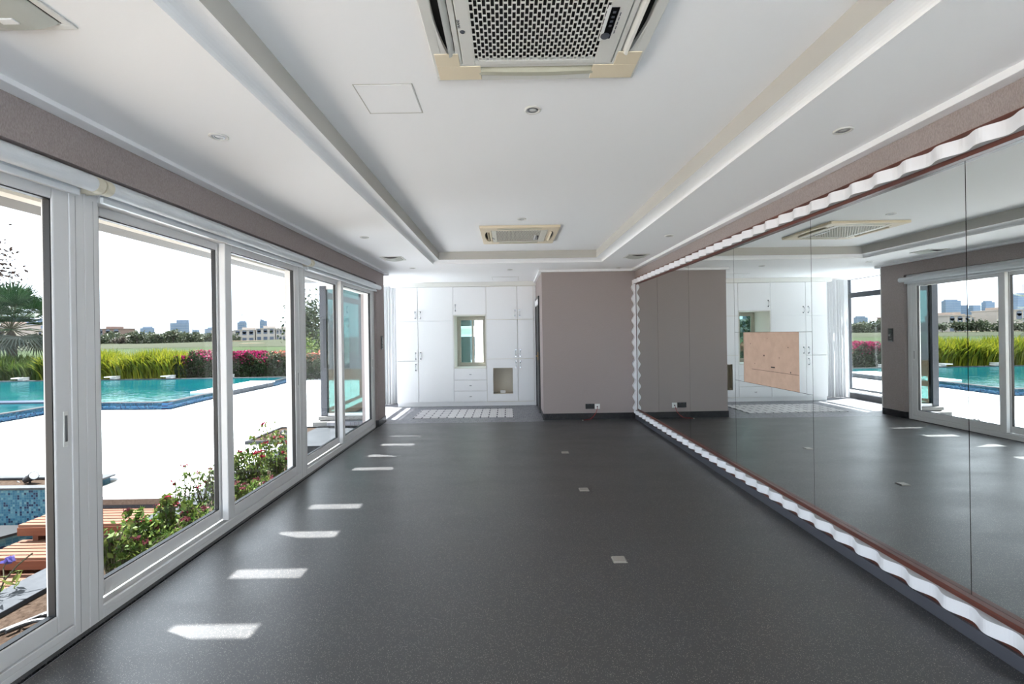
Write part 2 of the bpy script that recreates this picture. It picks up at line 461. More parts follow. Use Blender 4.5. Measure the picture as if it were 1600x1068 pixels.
# ------------------------------------------------------------------ mesh helpers
class MB:
    def __init__(s):
        s.v, s.f, s.mi = [], [], []
        s.cur = 0
    def add(s, vs, fs):
        o = len(s.v)
        s.v += [tuple(p) for p in vs]
        s.f += [tuple(i + o for i in f) for f in fs]
        s.mi += [s.cur] * len(fs)
        return s
    def box(s, x0, y0, z0, x1, y1, z1):
        x0, x1 = sorted((x0, x1)); y0, y1 = sorted((y0, y1)); z0, z1 = sorted((z0, z1))
        return s.add([(x0, y0, z0), (x1, y0, z0), (x1, y1, z0), (x0, y1, z0), (x0, y0, z1), (x1, y0, z1), (x1, y1, z1), (x0, y1, z1)],
                     [(0, 3, 2, 1), (4, 5, 6, 7), (0, 1, 5, 4), (1, 2, 6, 5), (2, 3, 7, 6), (3, 0, 4, 7)])
    def quad(s, a, b, c, d):
        return s.add([a, b, c, d], [(0, 1, 2, 3)])
    def tube(s, pts, r, seg=8, cap=True):
        pts = [Vector(p) for p in pts]
        rs = r if isinstance(r, (list, tuple)) else [r] * len(pts)
        vs, fs = [], []
        up = Vector((0, 0, 1))
        for i, p in enumerate(pts):
            d = (pts[min(i + 1, len(pts) - 1)] - pts[max(i - 1, 0)]).normalized()
            a = d.cross(up)
            if a.length < 1e-3:
                a = d.cross(Vector((1, 0, 0)))
            a.normalize()
            b = a.cross(d)
            for k in range(seg):
                t = 2 * PI * k / seg
                vs.append(p + (a * math.cos(t) + b * math.sin(t)) * rs[i])
        for i in range(len(pts) - 1):
            for k in range(seg):
                k2 = (k + 1) % seg
                fs.append((i * seg + k, i * seg + k2, (i + 1) * seg + k2, (i + 1) * seg + k))
        if cap:
            fs.append(tuple(range(seg))[::-1])
            fs.append(tuple((len(pts) - 1) * seg + k for k in range(seg)))
        return s.add(vs, fs)
    def lathe(s, prof, c, seg=24, flip=False):
        """prof: list of (r, z) turned about the vertical through c"""
        vs, fs = [], []
        for r, z in prof:
            for k in range(seg):
                t = 2 * PI * k / seg
                vs.append((c[0] + r * math.cos(t), c[1] + r * math.sin(t), c[2] + z))
        for i in range(len(prof) - 1):
            for k in range(seg):
                k2 = (k + 1) % seg
                fs.append((i * seg + k, i * seg + k2, (i + 1) * seg + k2, (i + 1) * seg + k))
        return s.add(vs, fs)
    def prism(s, poly, z0, z1):
        n = len(poly)
        vs = [(x, y, z0) for x, y in poly] + [(x, y, z1) for x, y in poly]
        fs = [tuple(range(n))[::-1], tuple(range(n, 2 * n))]
        fs += [(i, (i + 1) % n, n + (i + 1) % n, n + i) for i in range(n)]
        return s.add(vs, fs)
    def build(s, name, m, parent=None, org=None, smooth=False, bevel=0.0, **props):
        if org is None:
            org = Vector((0, 0, 0))
            p = parent
            while p is not None:
                org = org + p.location
                p = p.parent
        org = Vector(org)
        me = bpy.data.meshes.new(name)
        me.from_pydata([(x - org[0], y - org[1], z - org[2]) for x, y, z in s.v], [], s.f)
        ms = m if isinstance(m, (list, tuple)) else [m]
        for k in ms:
            me.materials.append(k)
        if len(ms) > 1:
            me.polygons.foreach_set('material_index', s.mi)
        if smooth:
            me.polygons.foreach_set('use_smooth', [True] * len(me.polygons))
        o = bpy.data.objects.new(name, me)
        COL.objects.link(o)
        if parent is not None:
            o.parent = parent
        else:
            o.location = org
        if bevel:
            b = o.modifiers.new('edge', 'BEVEL')
            b.width = bevel
            b.segments = 2
            b.limit_method = 'ANGLE'
        for k, v in props.items():
            o[k] = v
        return o

def npmesh(name, V, F, m, parent=None, org=(0, 0, 0), smooth=False, **props):
    me = bpy.data.meshes.new(name)
    V = np.asarray(V, float) - np.asarray(org, float)
    me.vertices.add(len(V))
    me.vertices.foreach_set('co', V.ravel())
    F = np.asarray(F, int)
    k = F.shape[1]
    me.loops.add(F.size)
    me.loops.foreach_set('vertex_index', F.ravel())
    me.polygons.add(len(F))
    me.polygons.foreach_set('loop_start', np.arange(0, F.size, k))
    me.update(calc_edges=True)
    me.validate()
    me.materials.append(m)
    if smooth:
        me.polygons.foreach_set('use_smooth', [True] * len(me.polygons))
    o = bpy.data.objects.new(name, me)
    COL.objects.link(o)
    if parent is not None:
        o.parent = parent
    else:
        o.location = org
    for a, v in props.items():
        o[a] = v
    return o

def thing(name, label, cat, loc, group=None):
    o = bpy.data.objects.new(name, None)
    o.location = loc
    o.empty_display_size = 0.05
    COL.objects.link(o)
    o['label'] = label
    o['category'] = cat
    if group:
        o['group'] = group
    return o
def tag(o, label, cat, group=None, kind=None):
    o['label'] = label
    o['category'] = cat
    if group:
        o['group'] = group
    if kind:
        o['kind'] = kind
    return o
def struct(o):
    o['kind'] = 'structure'
    return o
def sroot(name, loc):
    o = bpy.data.objects.new(name, None)
    o.location = loc
    o.empty_display_size = 0.05
    COL.objects.link(o)
    o['kind'] = 'structure'
    return o
def kids(o):
    return [c for c in bpy.data.objects if c.parent is o]
def copy_tree(o, loc=None, parent=None, label=None):
    c = o.copy()
    COL.objects.link(c)
    if parent is not None:
        c.parent = parent
    if loc is not None:
        c.location = loc
    if label:
        c['label'] = label
    for k in kids(o):
        copy_tree(k, None, c)
    return c

def leaf_cloud(P, size, aspect=0.55, tilt=None):
    """a bent two-triangle leaf at every point"""
    P = np.asarray(P)
    n = len(P)
    sz = size * (0.6 + 0.8 * rng.random(n))
    u = rng.normal(size=(n, 3))
    if tilt is not None:
        u = u + np.asarray(tilt)
    u /= np.linalg.norm(u, axis=1)[:, None]
    r = rng.normal(size=(n, 3))
    v = np.cross(u, r)
    v /= np.linalg.norm(v, axis=1)[:, None] + 1e-9
    nn = np.cross(u, v)
    a = u * sz[:, None] * 0.5
    b = v * (sz * aspect * 0.5)[:, None]
    c = nn * (sz * 0.12)[:, None]
    V = np.stack([P - a, P + b + c, P + a, P - b + c], 1).reshape(-1, 3)
    F = np.arange(4 * n).reshape(n, 4)
    return V, F

# ------------------------------------------------------------------ room shell
XL, XR = -2.16, 2.24          # wall faces
YB = -2.65                    # wall behind the camera
CZ, TZ, LIP = 2.61, 2.78, 2.66
TX0, TX1, TY0, TY1 = -1.04, 1.385, -1.2, 7.0

fl = struct(MB().box(-2.15, YB, -0.06, XR, 7.79, 0).box(0.61, 7.79, -0.06, XR, 8.0, 0).build('floor', M['floor']))
m_ = MB(); m_.box(-2.15, 7.79, -0.06, 0.61, 10.3, -0.0005); m_.box(-3.2, 8.0, -0.06, -2.15, 10.3, -0.0005)
m_.build('tiled_floor', M['tilefloor'], fl, kind='structure')

# ceiling: lower border with a rounded lip, a raised tray inside
m_ = MB()
def ring(d, z):
    return [(TX0 - d, TY0 - d, z), (TX1 + d, TY0 - d, z), (TX1 + d, TY1 + d, z), (TX0 - d, TY1 + d, z)]
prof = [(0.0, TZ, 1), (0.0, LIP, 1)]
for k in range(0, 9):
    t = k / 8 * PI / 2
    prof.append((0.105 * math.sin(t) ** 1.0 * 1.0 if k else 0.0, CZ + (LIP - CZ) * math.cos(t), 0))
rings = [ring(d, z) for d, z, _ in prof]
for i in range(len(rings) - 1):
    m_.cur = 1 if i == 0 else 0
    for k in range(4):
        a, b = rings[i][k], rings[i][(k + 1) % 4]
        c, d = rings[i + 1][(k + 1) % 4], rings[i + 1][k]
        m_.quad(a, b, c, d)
m_.cur = 0
m_.quad(*[rings[0][k] for k in (0, 3, 2, 1)])
lo = rings[-1]
X0, X1, Y0, Y1 = -2.42, 2.5, YB - 0.2, 10.5
o4 = [(X0, Y0, CZ), (X1, Y0, CZ), (X1, Y1, CZ), (X0, Y1, CZ)]
for k in range(4):
    m_.quad(lo[k], lo[(k + 1) % 4], o4[(k + 1) % 4], o4[k])
m_.box(X0, Y0, 2.95, X1, Y1, 3.1)       # roof slab over the void
for (a0, b0, a1, b1) in ((X0, Y0, X1, Y0 + .02), (X0, Y1 - .02, X1, Y1), (X0, Y0, X0 + .02, Y1), (X1 - .02, Y0, X1, Y1)):
    m_.box(a0, b0, CZ + 0.001, a1, b1, 2.95)
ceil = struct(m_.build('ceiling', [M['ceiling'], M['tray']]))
def hatch(x0, y0, x1, y1, z):
    m = MB()
    g = 0.004
    for q in ((x0, y0, x1, y0 + g), (x0, y1 - g, x1, y1), (x0, y0, x0 + g, y1), (x1 - g, y0, x1, y1)):
        m.box(q[0], q[1], z - 0.002, q[2], q[3], z + 0.004)
    f = m.build('access_panel_frame', M['tray'], ceil)
    MB().box(x0 + g * 2, y0 + g * 2, z - 0.003, x1 - g * 2, y1 - g * 2, z + 0.004).build('access_panel', M['ceiling'], ceil)
hatch(-0.77, 2.31, -0.465, 2.615, TZ)
hatch(-0.285, 8.80, 0.235, 9.34, CZ)

# walls
m_ = MB()
m_.box(-2.42, YB, 2.385, XL, 7.53, CZ)               # band above the sliding doors
m_.box(-2.42, 7.53, -0.4, XL, 7.98, CZ)              # pier between doors and alcove
wl = struct(m_.build('wall_left', M['wallpaper']))
m_ = MB()
m_.box(-2.42, YB, 2.20, -2.345, 7.56, 3.1); m_.box(-2.42, YB, 2.62, -2.30, 7.9, 3.1)
m_.box(-2.60, 8.20, -0.4, -2.42, 8.31, 2.60)
m_.box(-2.54, 7.98, -0.4, -2.42, 8.20, 2.60)
struct(m_.build('wall_outside', M['render']))
wr = struct(MB().box(XR, YB, 0, XR + .24, 8.0, 0.06).box(XR, YB, 2.442, XR + .24, 8.0, CZ).box(XR + .24, YB, 0, XR + .36, 8.0, CZ).build('wall_right', M['wallpaper']))
m_ = MB()
m_.box(0.61, 7.95, 0, XR + .2, 8.07, CZ)
m_.box(0.61, 8.07, 0, 0.73, 8.62, CZ); m_.box(0.61, 9.52, 0, 0.73, 10.3, CZ); m_.box(0.61, 8.62, 2.22, 0.73, 9.52, CZ)
m_.box(2.3, 8.07, 0, 2.44, 10.3, CZ)
struct(m_.build('wall_closet', M['wallpaper']))
m_ = MB()
m_.box(-3.2, 10.24, -0.4, -1.13, 10.36, CZ); m_.box(-0.46, 10.24, 0, 2.44, 10.36, CZ)
m_.box(-1.13, 10.24, 0, -0.46, 10.36, 0.82); m_.box(-1.13, 10.24, 1.90, -0.46, 10.36, CZ)
struct(m_.build('wall_far', M['render']))
m_ = MB()
m_.box(-2.42, YB - 0.15, 0, -1.95, YB, CZ); m_.box(2.05, YB - 0.15, 0, XR + .2, YB, CZ); m_.box(-1.95, YB - 0.15, 2.4, 2.05, YB, CZ)
struct(m_.build('wall_near', M['trim']))
struct(MB().box(-2.3, YB - 14, -0.4, 9, YB - 0.16, -0.06).build('unseen_bounce_ground', M['slab']))  # unseen slab added to bounce sunlight in through the rear glazing
w4 = sroot('added_rear_window', (0.05, YB - .08, 0))  # glazing added behind the camera to brighten the front-facing walls
m_ = MB()
for k in range(4):
    x = -1.95 + 4.0 * k / 3
    m_.box(max(-1.95, x - .05), YB - .12, 0.06, min(2.05, x + .05), YB - .05, 2.33)
m_.box(-1.95, YB - .12, 0, 2.05, YB - .05, 0.06); m_.box(-1.95, YB - .12, 2.33, 2.05, YB - .05, 2.4)
m_.build('frame', M['frame'], w4)
for k in range(3):
    x = -1.95 + 4.0 * k / 3
    MB().box(x + .05, YB - .088, 0.06, x + 4 / 3 - .05, YB - .082, 2.33).build('pane', M['glass'], w4)

# baseboards and trims
struct(MB().box(2.205, YB, 0, XR, 7.95, 0.066).build('baseboard_right', M['granite'], bevel=0.002))
m_ = MB(); m_.box(0.60, 7.935, 0, 2.206, 7.95, 0.105); m_.box(0.60, 7.95, 0, 0.61, 8.55, 0.105)
struct(m_.build('baseboard_closet', M['granite_black'], bevel=0.002))
m_ = MB(); m_.box(XL - .001, 7.53, 0, XL + 0.012, 7.98, 0.11); m_.box(-2.20, 7.515, 0, XL + .012, 7.53, 0.11)
struct(m_.build('baseboard_left', M['granite_black'], bevel=0.002))
m_ = MB(); m_.box(XL, YB, 2.583, XL + 0.085, 7.98, CZ); m_.box(-2.45, 7.98, 2.56, XL + 0.085, 8.02, CZ)
struct(m_.build('trim_1', M['trim'], bevel=0.003))
struct(MB().box(XR - 0.075, YB, 2.572, XR, 7.95, CZ).build('trim_2', M['trim'], bevel=0.003))
m_ = MB(); m_.box(0.56, 7.90, 2.572, XR, 7.95, CZ); m_.box(0.56, 7.95, 2.572, 0.61, 9.56, CZ)
struct(m_.build('trim_3', M['trim'], bevel=0.003))
struct(MB().box(-2.44, 9.56, 2.515, 0.61, 9.66, CZ).build('trim_4', M['cornice'], bevel=0.004))
tr5 = struct(MB().box(-2.20, YB, -0.05, -2.170, 7.515, 0.004).build('trim_5', M['granite_black']))
MB().box(-2.170, YB, -0.05, -2.15, 7.6, -0.012).build('floor_groove', M['groove'], tr5)
MB().box(-2.153, YB, -0.05, -2.149, 7.6, 0.003).build('edge_strip', M['greymetal'], tr5)

# ------------------------------------------------------------------ sliding doors (frames, sashes, panes, handles)
def ringbox(m, xa, xb, y0, y1, z0, z1, wv, wb, wt):
    m.box(xa, y0, z0, xb, y0 + wv, z1); m.box(xa, y1 - wv, z0, xb, y1, z1)
    m.box(xa, y0 + wv, z0, xb, y1 - wv, z0 + wb); m.box(xa, y0 + wv, z1 - wt, xb, y1 - wv, z1)
def sash(root, xa, xb, y0, y1, handle):
    m = MB(); ringbox(m, xa, xb, y0, y1, 0.075, 2.255, 0.085, 0.088, 0.062)
    f = m.build('sash', M['frame'], root, bevel=0.006)
    m = MB(); ringbox(m, xa - 0.004 + (xb - xa) * 0.25, xb + 0.004 - (xb - xa) * 0.25, y0 + 0.083, y1 - 0.083, 0.161, 2.195, 0.008, 0.008, 0.008)
    m.build('gasket', M['gasket'], f)
    xm = (xa + xb) / 2
    MB().box(xm - 0.003, y0 + 0.08, 0.158, xm + 0.003, y1 - 0.08, 2.198).build('pane', M['glass'], f)
    if handle:
        h = MB(); yc = y1 - 0.035
        h.box(xb, yc - 0.012, 0.975, xb + 0.004, yc + 0.012, 1.15)
        h.build('handle_plate', M['whiteplastic'], f, bevel=0.002)
        h = MB(); h.box(xb + 0.001, yc - 0.006, 1.0, xb + 0.006, yc + 0.006, 1.13); h.build('handle_slot', M['greymetal'], f)
units = [(-2.65, -0.14, -1.33), (-0.14, 2.375, 1.18), (2.375, 4.885, 3.615), (4.885, 7.515, 6.10)]
for i, (a, b, ym) in enumerate(units):
    r = sroot('door_%d' % (i + 1), (-2.26, (a + b) / 2, 0))
    m = MB()
    for (p, q) in ((a, a + 0.08), (b - 0.08, b)):
        m.box(-2.345, p + (0.0006 if p == a else 0), 0, -2.20, q - (0.0006 if q == b else 0), 2.384)
    m.box(-2.345, a + .08, 2.245, -2.20, b - .08, 2.384)
    m.box(-2.345, a + .08, -0.02, -2.20, b - .08, 0.035)
    m.box(-2.22, a + .08, 0.035, -2.20, b - .08, 0.07)
    m.box(-2.265, a + .08, 0.035, -2.258, b - .08, 0.075)
    m.build('frame', M['frame'], r, bevel=0.003)
    m = MB()
    for y in (a + 0.05, b - 0.05):
        m.box(-2.201, y - 0.001, 0.01, -2.1993, y + 0.001, 2.24)
    m.build('jamb_line', M['greymetal'], r)
    sash(r, -2.315, -2.268, a + 0.078, ym + 0.03, False)
    sash(r, -2.255, -2.205, ym - 0.05, b - 0.078, True)

# roller blinds, one above each sliding door
names = ['white roller blind above the sliding door behind the camera edge', 'rolled-up white blind above the nearest sliding door, left of the wide post',
         'rolled-up white blind above the middle sliding door', 'rolled-up white blind above the farthest sliding door, ending at the pier']
for i, (a, b, ym) in enumerate(units):
    if i == 0:
        continue      # behind the viewer
    r = thing('roller_blind', names[i], 'blind', (-2.13, (a + b) / 2, 2.3), 'roller blinds over the sliding doors')
    y0, y1 = a + 0.04, b - 0.04 + (0.075 if i == 3 else 0)
    MB().box(-2.1995, a + .002, 2.330, -2.186, b - .002, 2.378).build('mounting_rail', M['blind'], r, bevel=0.003)
    MB().tube([(-2.115, y0, 2.302), (-2.115, y1, 2.302)], 0.039, 24).build('fabric_roll', M['blind'], r, smooth=False)
    h = MB(); h.box(-2.165, y0 + .01, 2.232, -2.145, y1 - .04, 2.262); h.build('hem_bar', M['blind'], r, bevel=0.004)
    h = MB(); h.box(-2.160, y0 + .01, 2.255, -2.157, y1 - .04, 2.31); h.build('hanging_fabric', M['blind'], r)
    for y in ((y0, y1) if i < 3 else (y0,)):
        d = 1 if y == y0 else -1
        e = MB(); e.tube([(-2.115, y - d * 0.034, 2.302), (-2.115, y + d * 0.006, 2.302)], 0.041, 24); e.build('end_cap', M['ivory'], r)
        e = MB(); e.box(-2.2, y - 0.022 * d, 2.262, -2.11, y - 0.03 * d, 2.345); e.build('bracket', M['ivory'], r)

# ------------------------------------------------------------------ mirror wall with mahogany frame and scalloped acrylic strips
YM = 7.945
mw = thing('wall_mirror', 'wall-length mirror of joined panels in a mahogany frame with scalloped white edging', 'mirror', (2.23, 3.0, 0.06))
EPS, XF = 0.006, 2.2245
def mx_(y): return XF + EPS * (YM - y)
def slab_(y0, y1, z0, z1, d0, d1):
    """thin upright sheet lying along the slightly turned mirror plane, d0..d1 behind it"""
    return MB().prism([(mx_(y0) + d0, y0), (mx_(y0) + d1, y0), (mx_(y1) + d1, y1), (mx_(y1) + d0, y1)], z0, z1)
slab_(-2.6, YM, 0.10, 2.42, 0.0065, 0.009).build('backing', M['mdfdark'], mw)
seams = [YM, 6.752, 5.604, 4.497, 3.364, 2.234, 1.09, -0.06, -1.22, -2.55]
MZ0, MZ1 = 0.188, 2.318
for i in range(len(seams) - 1):
    b, a = seams[i] - 0.002, seams[i + 1] + 0.002
    if i == 3:
        slab_(a, b, MZ0 - .02, 1.015, 0, 0.006).build('mirror_panel', M['mirror'], mw)
        slab_(a, b, 1.487, MZ1 + .02, 0, 0.006).build('mirror_panel', M['mirror'], mw)
        slab_(4.336, b, 1.018, 1.484, 0, 0.006).build('mirror_panel', M['mirror'], mw)
        slab_(a, 3.516, 1.018, 1.484, 0, 0.006).build('mirror_panel', M['mirror'], mw)
        bd = slab_(3.518, 4.334, 1.017, 1.485, 0.004, 0.0062).build('backing_board', M['mdf'], mw, label='bare tan board filling the gap left in the mirror')
        for (y, z, ry, rz) in ((4.0, 1.28, .007, .007), (3.87, 1.185, .028, .005), (4.22, 1.38, .004, .004), (3.66, 1.36, .004, .004), (3.63, 1.16, .004, .006), (3.95, 1.43, .003, .003), (3.78, 1.27, .003, .003), (4.15, 1.2, .003, .003)):
            slab_(y - ry, y + ry, z - rz, z + rz, 0.0032, 0.0042).build('screw_hole', M['mdfdark'], bd)
        slab_(3.53, 4.2, 1.146, 1.149, 0.0036, 0.0042).build('scored_line', M['bark'], bd)
    else:
        slab_(a, b, MZ0 - .02, MZ1 + .02, 0, 0.006).build('mirror_panel', M['mirror'], mw)
MB().prism([(2.222, -2.6), (mx_(-2.6) - .0005, -2.6), (mx_(YM) - .0005, YM), (2.222, YM)], 0.060, 0.188).build('frame_board', M['mahogany'], mw, bevel=0.002)
MB().prism([(2.222, -2.6), (mx_(-2.6) - .0005, -2.6), (mx_(YM) - .0005, YM), (2.222, YM)], 2.318, 2.442).build('frame_board', M['mahogany'], mw, bevel=0.002)
MB().box(2.2225, YM - 0.11, 0.189, 2.2238, YM, 2.317).build('frame_board', M['mahogany'], mw, bevel=0.002)
PER = 0.19
def strip_h(z0, z1, y0, y1):
    """strip running along Y; its front face rolls in and out"""
    m = MB(); n = int((y1 - y0) / PER * 14)
    F, B = [], []
    for k in range(n + 1):
        y = y0 + (y1 - y0) * k / n
        x = 2.190 - 0.018 * math.cos(2 * PI * y / PER)
        F.append((x, y)); B.append((2.2215, y))
    vs = [(x, y, z0) for x, y in F] + [(x, y, z1) for x, y in F] + [(x, y, z0) for x, y in B] + [(x, y, z1) for x, y in B]
    N = n + 1
    m.cur = 0
    m.add(vs, [(k, k + 1, N + k + 1, N + k) for k in range(n)])
    m.cur = 1
    m.add(vs, [(N + k, N + k + 1, 3 * N + k + 1, 3 * N + k) for k in range(n)] + [(k, 2 * N + k, 2 * N + k + 1, k + 1) for k in range(n)] + [(0, N, 3 * N, 2 * N), (n, 2 * N + n, 3 * N + n, N + n)])
    return m
M['ribbonside'] = mat('acrylic_strip_side', (176, 178, 182), 0.4)
strip_h(0.092, 0.160, -2.6, YM - 0.005).build('scalloped_strip', [M['ribbon'], M['ribbonside']], mw, smooth=False)
strip_h(2.342, 2.412, -2.6, YM - 0.005).build('scalloped_strip', [M['ribbon'], M['ribbonside']], mw, smooth=False)
m = MB(); n = 160
F = []
for k in range(n + 1):
    z = 0.164 + (2.341 - 0.164) * k / n
    F.append((2.182 - 0.020 * math.cos(2 * PI * z / PER), z))
for k in range(n):
    (xa, za), (xb, zb) = F[k], F[k + 1]
    m.cur = 0
    m.quad((xa, YM - 0.005, za), (xb, YM - 0.005, zb), (xb, YM - 0.09, zb), (xa, YM - 0.09, za))
    m.cur = 1
    m.quad((xa, YM - 0.09, za), (xb, YM - 0.09, zb), (2.2215, YM - 0.09, zb), (2.2215, YM - 0.09, za))
    m.quad((xa, YM - 0.005, za), (2.2215, YM - 0.005, za), (2.2215, YM - 0.005, zb), (xb, YM - 0.005, zb))
m.build('scalloped_strip', [M['ribbon'], M['ribbon']], mw)

# ------------------------------------------------------------------ ceiling cassettes
def cassette(xc, yc, z, label, near):
    r = thing('ceiling_air_conditioner', label, 'air conditioner', (xc, yc, TZ), 'cassette air conditioners in the ceiling tray')
    h = 0.477
    P = M['acframe'] if near else M['beige']
    def ex(x, y): return (xc + x, yc + y)
    m = MB()
    # outer frame: border, with openings for four air outlets and the grille
    S0, S1, SL = 0.368, 0.432, 0.275
    def bx(mm, x0, y0, x1, y1, z0=z, z1=TZ - 0.001):
        mm.box(xc + x0, yc + y0, z0, xc + x1, yc + y1, z1)
    bx(m, -h, S1, h, h); bx(m, -h, -h, h, -S1); bx(m, -h, -S1, -S1, S1); bx(m, S1, -S1, h, S1)
    G = 0.345
    bx(m, -S0, G, S0, S0); bx(m, -S0, -S0, S0, -G); bx(m, -S0, -G, -G, G); bx(m, G, -G, S0, G)
    for sx in (-1, 1):
        for sy in (-1, 1):
            x0, x1 = sorted((sx * SL, sx * S1)); y0, y1 = sorted((sy * S0, sy * S1))
            bx(m, x0, y0, x1, y1)
            x0, x1 = sorted((sx * S0, sx * S1)); y0, y1 = sorted((sy * SL, sy * S0))
            bx(m, x0, y0, x1, y1)
    m.build('frame', P, r, bevel=0.004)
    m = MB(); bx(m, -h + 0.02, -h + 0.02, h - 0.02, h - 0.02, TZ - 0.003, TZ - 0.0005); m.build('inner_tray', M['cavity'], r)
    for sx in (-1, 1):
        for sy in (-1, 1):
            m = MB()
            x0, x1 = sorted((sx * 0.262, sx * (h - 0.012))); y0, y1 = sorted((sy * (S0 - .012), sy * (h - 0.012)))
            bx(m, x0, y0, x1, y1, z - 0.003, z + 0.002)
            x0, x1 = sorted((sx * (S0 - .012), sx * (h - 0.012))); y0, y1 = sorted((sy * 0.262, sy * (S0 - .012)))
            bx(m, x0, y0, x1, y1, z - 0.003, z + 0.002)
            m.build('corner_cover', M['beige'], r, bevel=0.002)
    # vanes
    for k in range(4):
        m = MB()
        n = 10
        vs = []
        for i in range(n + 1):
            t = -SL + 0.005 + (2 * SL - 0.01) * i / n
            bow = 0.016 * (1 - (t / SL) ** 2)
            if k in (0, 2):      # across, at far / near edge
                sy = 1 if k == 0 else -1
                vs.append([(xc + t, yc + sy * (S0 + 0.010), z + 0.014), (xc + t, yc + sy * (S0 + 0.03), z - 0.002 - bow * .4), (xc + t, yc + sy * (S1 - 0.012 + bow), z - 0.004)])
            else:
                sx = 1 if k == 1 else -1
                vs.append([(xc + sx * (S0 + 0.004), yc + t, z + 0.012), (xc + sx * (S0 + 0.018), yc + t, z - 0.010), (xc + sx * (S0 + 0.028), yc + t, z - 0.014)])
        for i in range(n):
            for j in range(2):
                a, b, c, d = vs[i][j], vs[i + 1][j], vs[i + 1][j + 1], vs[i][j + 1]
                up = lambda p: (p[0], p[1], p[2] + 0.004)
                m.add([a, b, c, d, up(a), up(b), up(c), up(d)], [(0, 1, 2, 3), (7, 6, 5, 4), (0, 4, 5, 1), (2, 6, 7, 3), (1, 5, 6, 2), (3, 7, 4, 0)])
        m.build('vane', M['vane'] if k in (0, 2) else P, r)
        # bowed lip along the outer edge of each slot
        m = MB()
        pts = []
        for i in range(n + 1):
            t = -SL + 2 * SL * i / n
            bow = 0.030 * (t / SL) ** 2
            if k in (0, 2):
                sy = 1 if k == 0 else -1
                pts.append(((xc + t, yc + sy * (S1 + 0.001 - bow), z), (xc + t, yc + sy * (S1 + 0.001), z)))
            else:
                sx = 1 if k == 1 else -1
                pts.append(((xc + sx * (S1 + 0.001 - bow), yc + t, z), (xc + sx * (S1 + 0.001), yc + t, z)))
        for i in range(n):
            (a, d), (b, c) = pts[i], pts[i + 1]
            up = lambda p: (p[0], p[1], p[2] + 0.02)
            m.add([a, b, c, d, up(a), up(b), up(c), up(d)], [(0, 1, 2, 3), (7, 6, 5, 4), (0, 4, 5, 1), (2, 6, 7, 3)])
        m.build('outlet_lip', P, r)
    # hinged intake panel with moulded grille
    m = MB()
    gx0, gx1, gy0, gy1 = -0.285, 0.262, -0.315, 0.312
    zz = z - 0.004
    bx(m, -G + .004, -G + .004, gx0, G - .004, zz, z + 0.012); bx(m, gx1, -G + .004, G - .004, G - .004, zz, z + 0.012)
    bx(m, gx0, gy1, gx1, G - .004, zz, z + 0.012); bx(m, gx0, -G + .004, gx1, gy0, zz, z + 0.012)
    ip = m.build('intake_panel', M['acframe'] if near else M['acwhite'], r, bevel=0.004)
    m = MB()
    nc, nr = 33, 14
    px, py = (gx1 - gx0) / nc, (gy1 - gy0) / nr
    for i in range(nc + 1):
        x = gx0 + i * px
        bx(m, x - 0.0018, gy0, x + 0.0018, gy1, zz + 0.001, z + 0.001)
    for i in range(nc):
        for j in range(nr + 1):
            y = gy0 + (j + (0.5 if i % 2 else 0)) * py
            if y > gy1: continue
            bx(m, gx0 + i * px + .0015, max(gy0, y - 0.0032), gx0 + (i + 1) * px - .0015, min(gy1, y + 0.0032), zz + 0.001, z + 0.001)
    m.build('grille', M['acframe'] if near else M['acwhite'], ip)
    m = MB(); dx = 0.268
    if near:
        bx(m, dx - 0.004, -0.02, dx + 0.028, 0.165, zz - 0.002, zz); m.build('display', M['screen'], ip, bevel=0.002)
        m = MB(); m.lathe([(0.0, -0.006), (0.016, -0.006), (0.019, -0.003), (0.019, 0.0)], (xc + dx + 0.004, yc + 0.145, zz - 0.002), 20); m.build('sensor_button', M['inkgrey'], ip)
        m = MB(); bx(m, dx - 0.018, -0.03, dx - 0.005, 0.18, zz - 0.001, zz); m.build('display_bezel', M['whiteplastic'], ip)
        m = MB()
        for q in range(5):
            bx(m, dx + 0.036, 0.01 + q * 0.026, dx + 0.040, 0.03 + q * 0.026, zz - 0.0006, zz + .0001)
        m.build('display_caption', M['inkgrey'], ip)
        m = MB()
        for q in range(4):
            bx(m, dx + 0.006, 0.0 + q * 0.026, dx + 0.018, 0.012 + q * 0.026, zz - 0.0026, zz - 0.002)
        m.build('indicator', M['inkgrey'], ip)
        m = MB(); bx(m, -0.335, 0.215, -0.318, 0.232, zz - 0.001, zz); m.build('latch', M['acframe'], ip)
    else:
        bx(m, dx - 0.055, -0.05, dx - 0.02, 0.19, zz - 0.003, zz); m.build('display', M['screen'], ip)
        m = MB(); bx(m, dx - 0.075, -0.08, dx - 0.057, 0.21, zz - 0.002, zz); m.build('display_bezel', M['whiteplastic'], ip)
    # round maker's badge with its name running along the panel edge
    m = MB(); m.lathe([(0.0, -0.003), (0.009, -0.003), (0.011, 0.0)], (xc - 0.322, yc + 0.11, zz), 18); bd = m.build('badge', M['inkgrey'], ip)
    cu = bpy.data.curves.new('badge_text', 'FONT')
    cu.body = 'TRANE'
    cu.size = 0.017
    cu.extrude = 0.0004
    tmp = bpy.data.objects.new('badge_text', cu)
    COL.objects.link(tmp)
    bpy.context.view_layer.update()
    me = bpy.data.meshes.new_from_object(tmp.evaluated_get(bpy.context.evaluated_depsgraph_get()))
    bpy.data.objects.remove(tmp)
    me.materials.clear(); me.materials.append(M['inkgrey'])
    me.transform(Matrix.Translation((-0.328, 0.09, zz - 0.0008 - TZ)) @ Matrix.Rotation(-PI / 2, 4, 'Z') @ Matrix.Rotation(PI, 4, 'X'))
    t = bpy.data.objects.new('badge_text', me)
    COL.objects.link(t); t.parent = ip
    return r
cassette(0.155, 1.762, 2.75, 'large off-white cassette air conditioner nearest the viewer, with black display and cream corners', True)
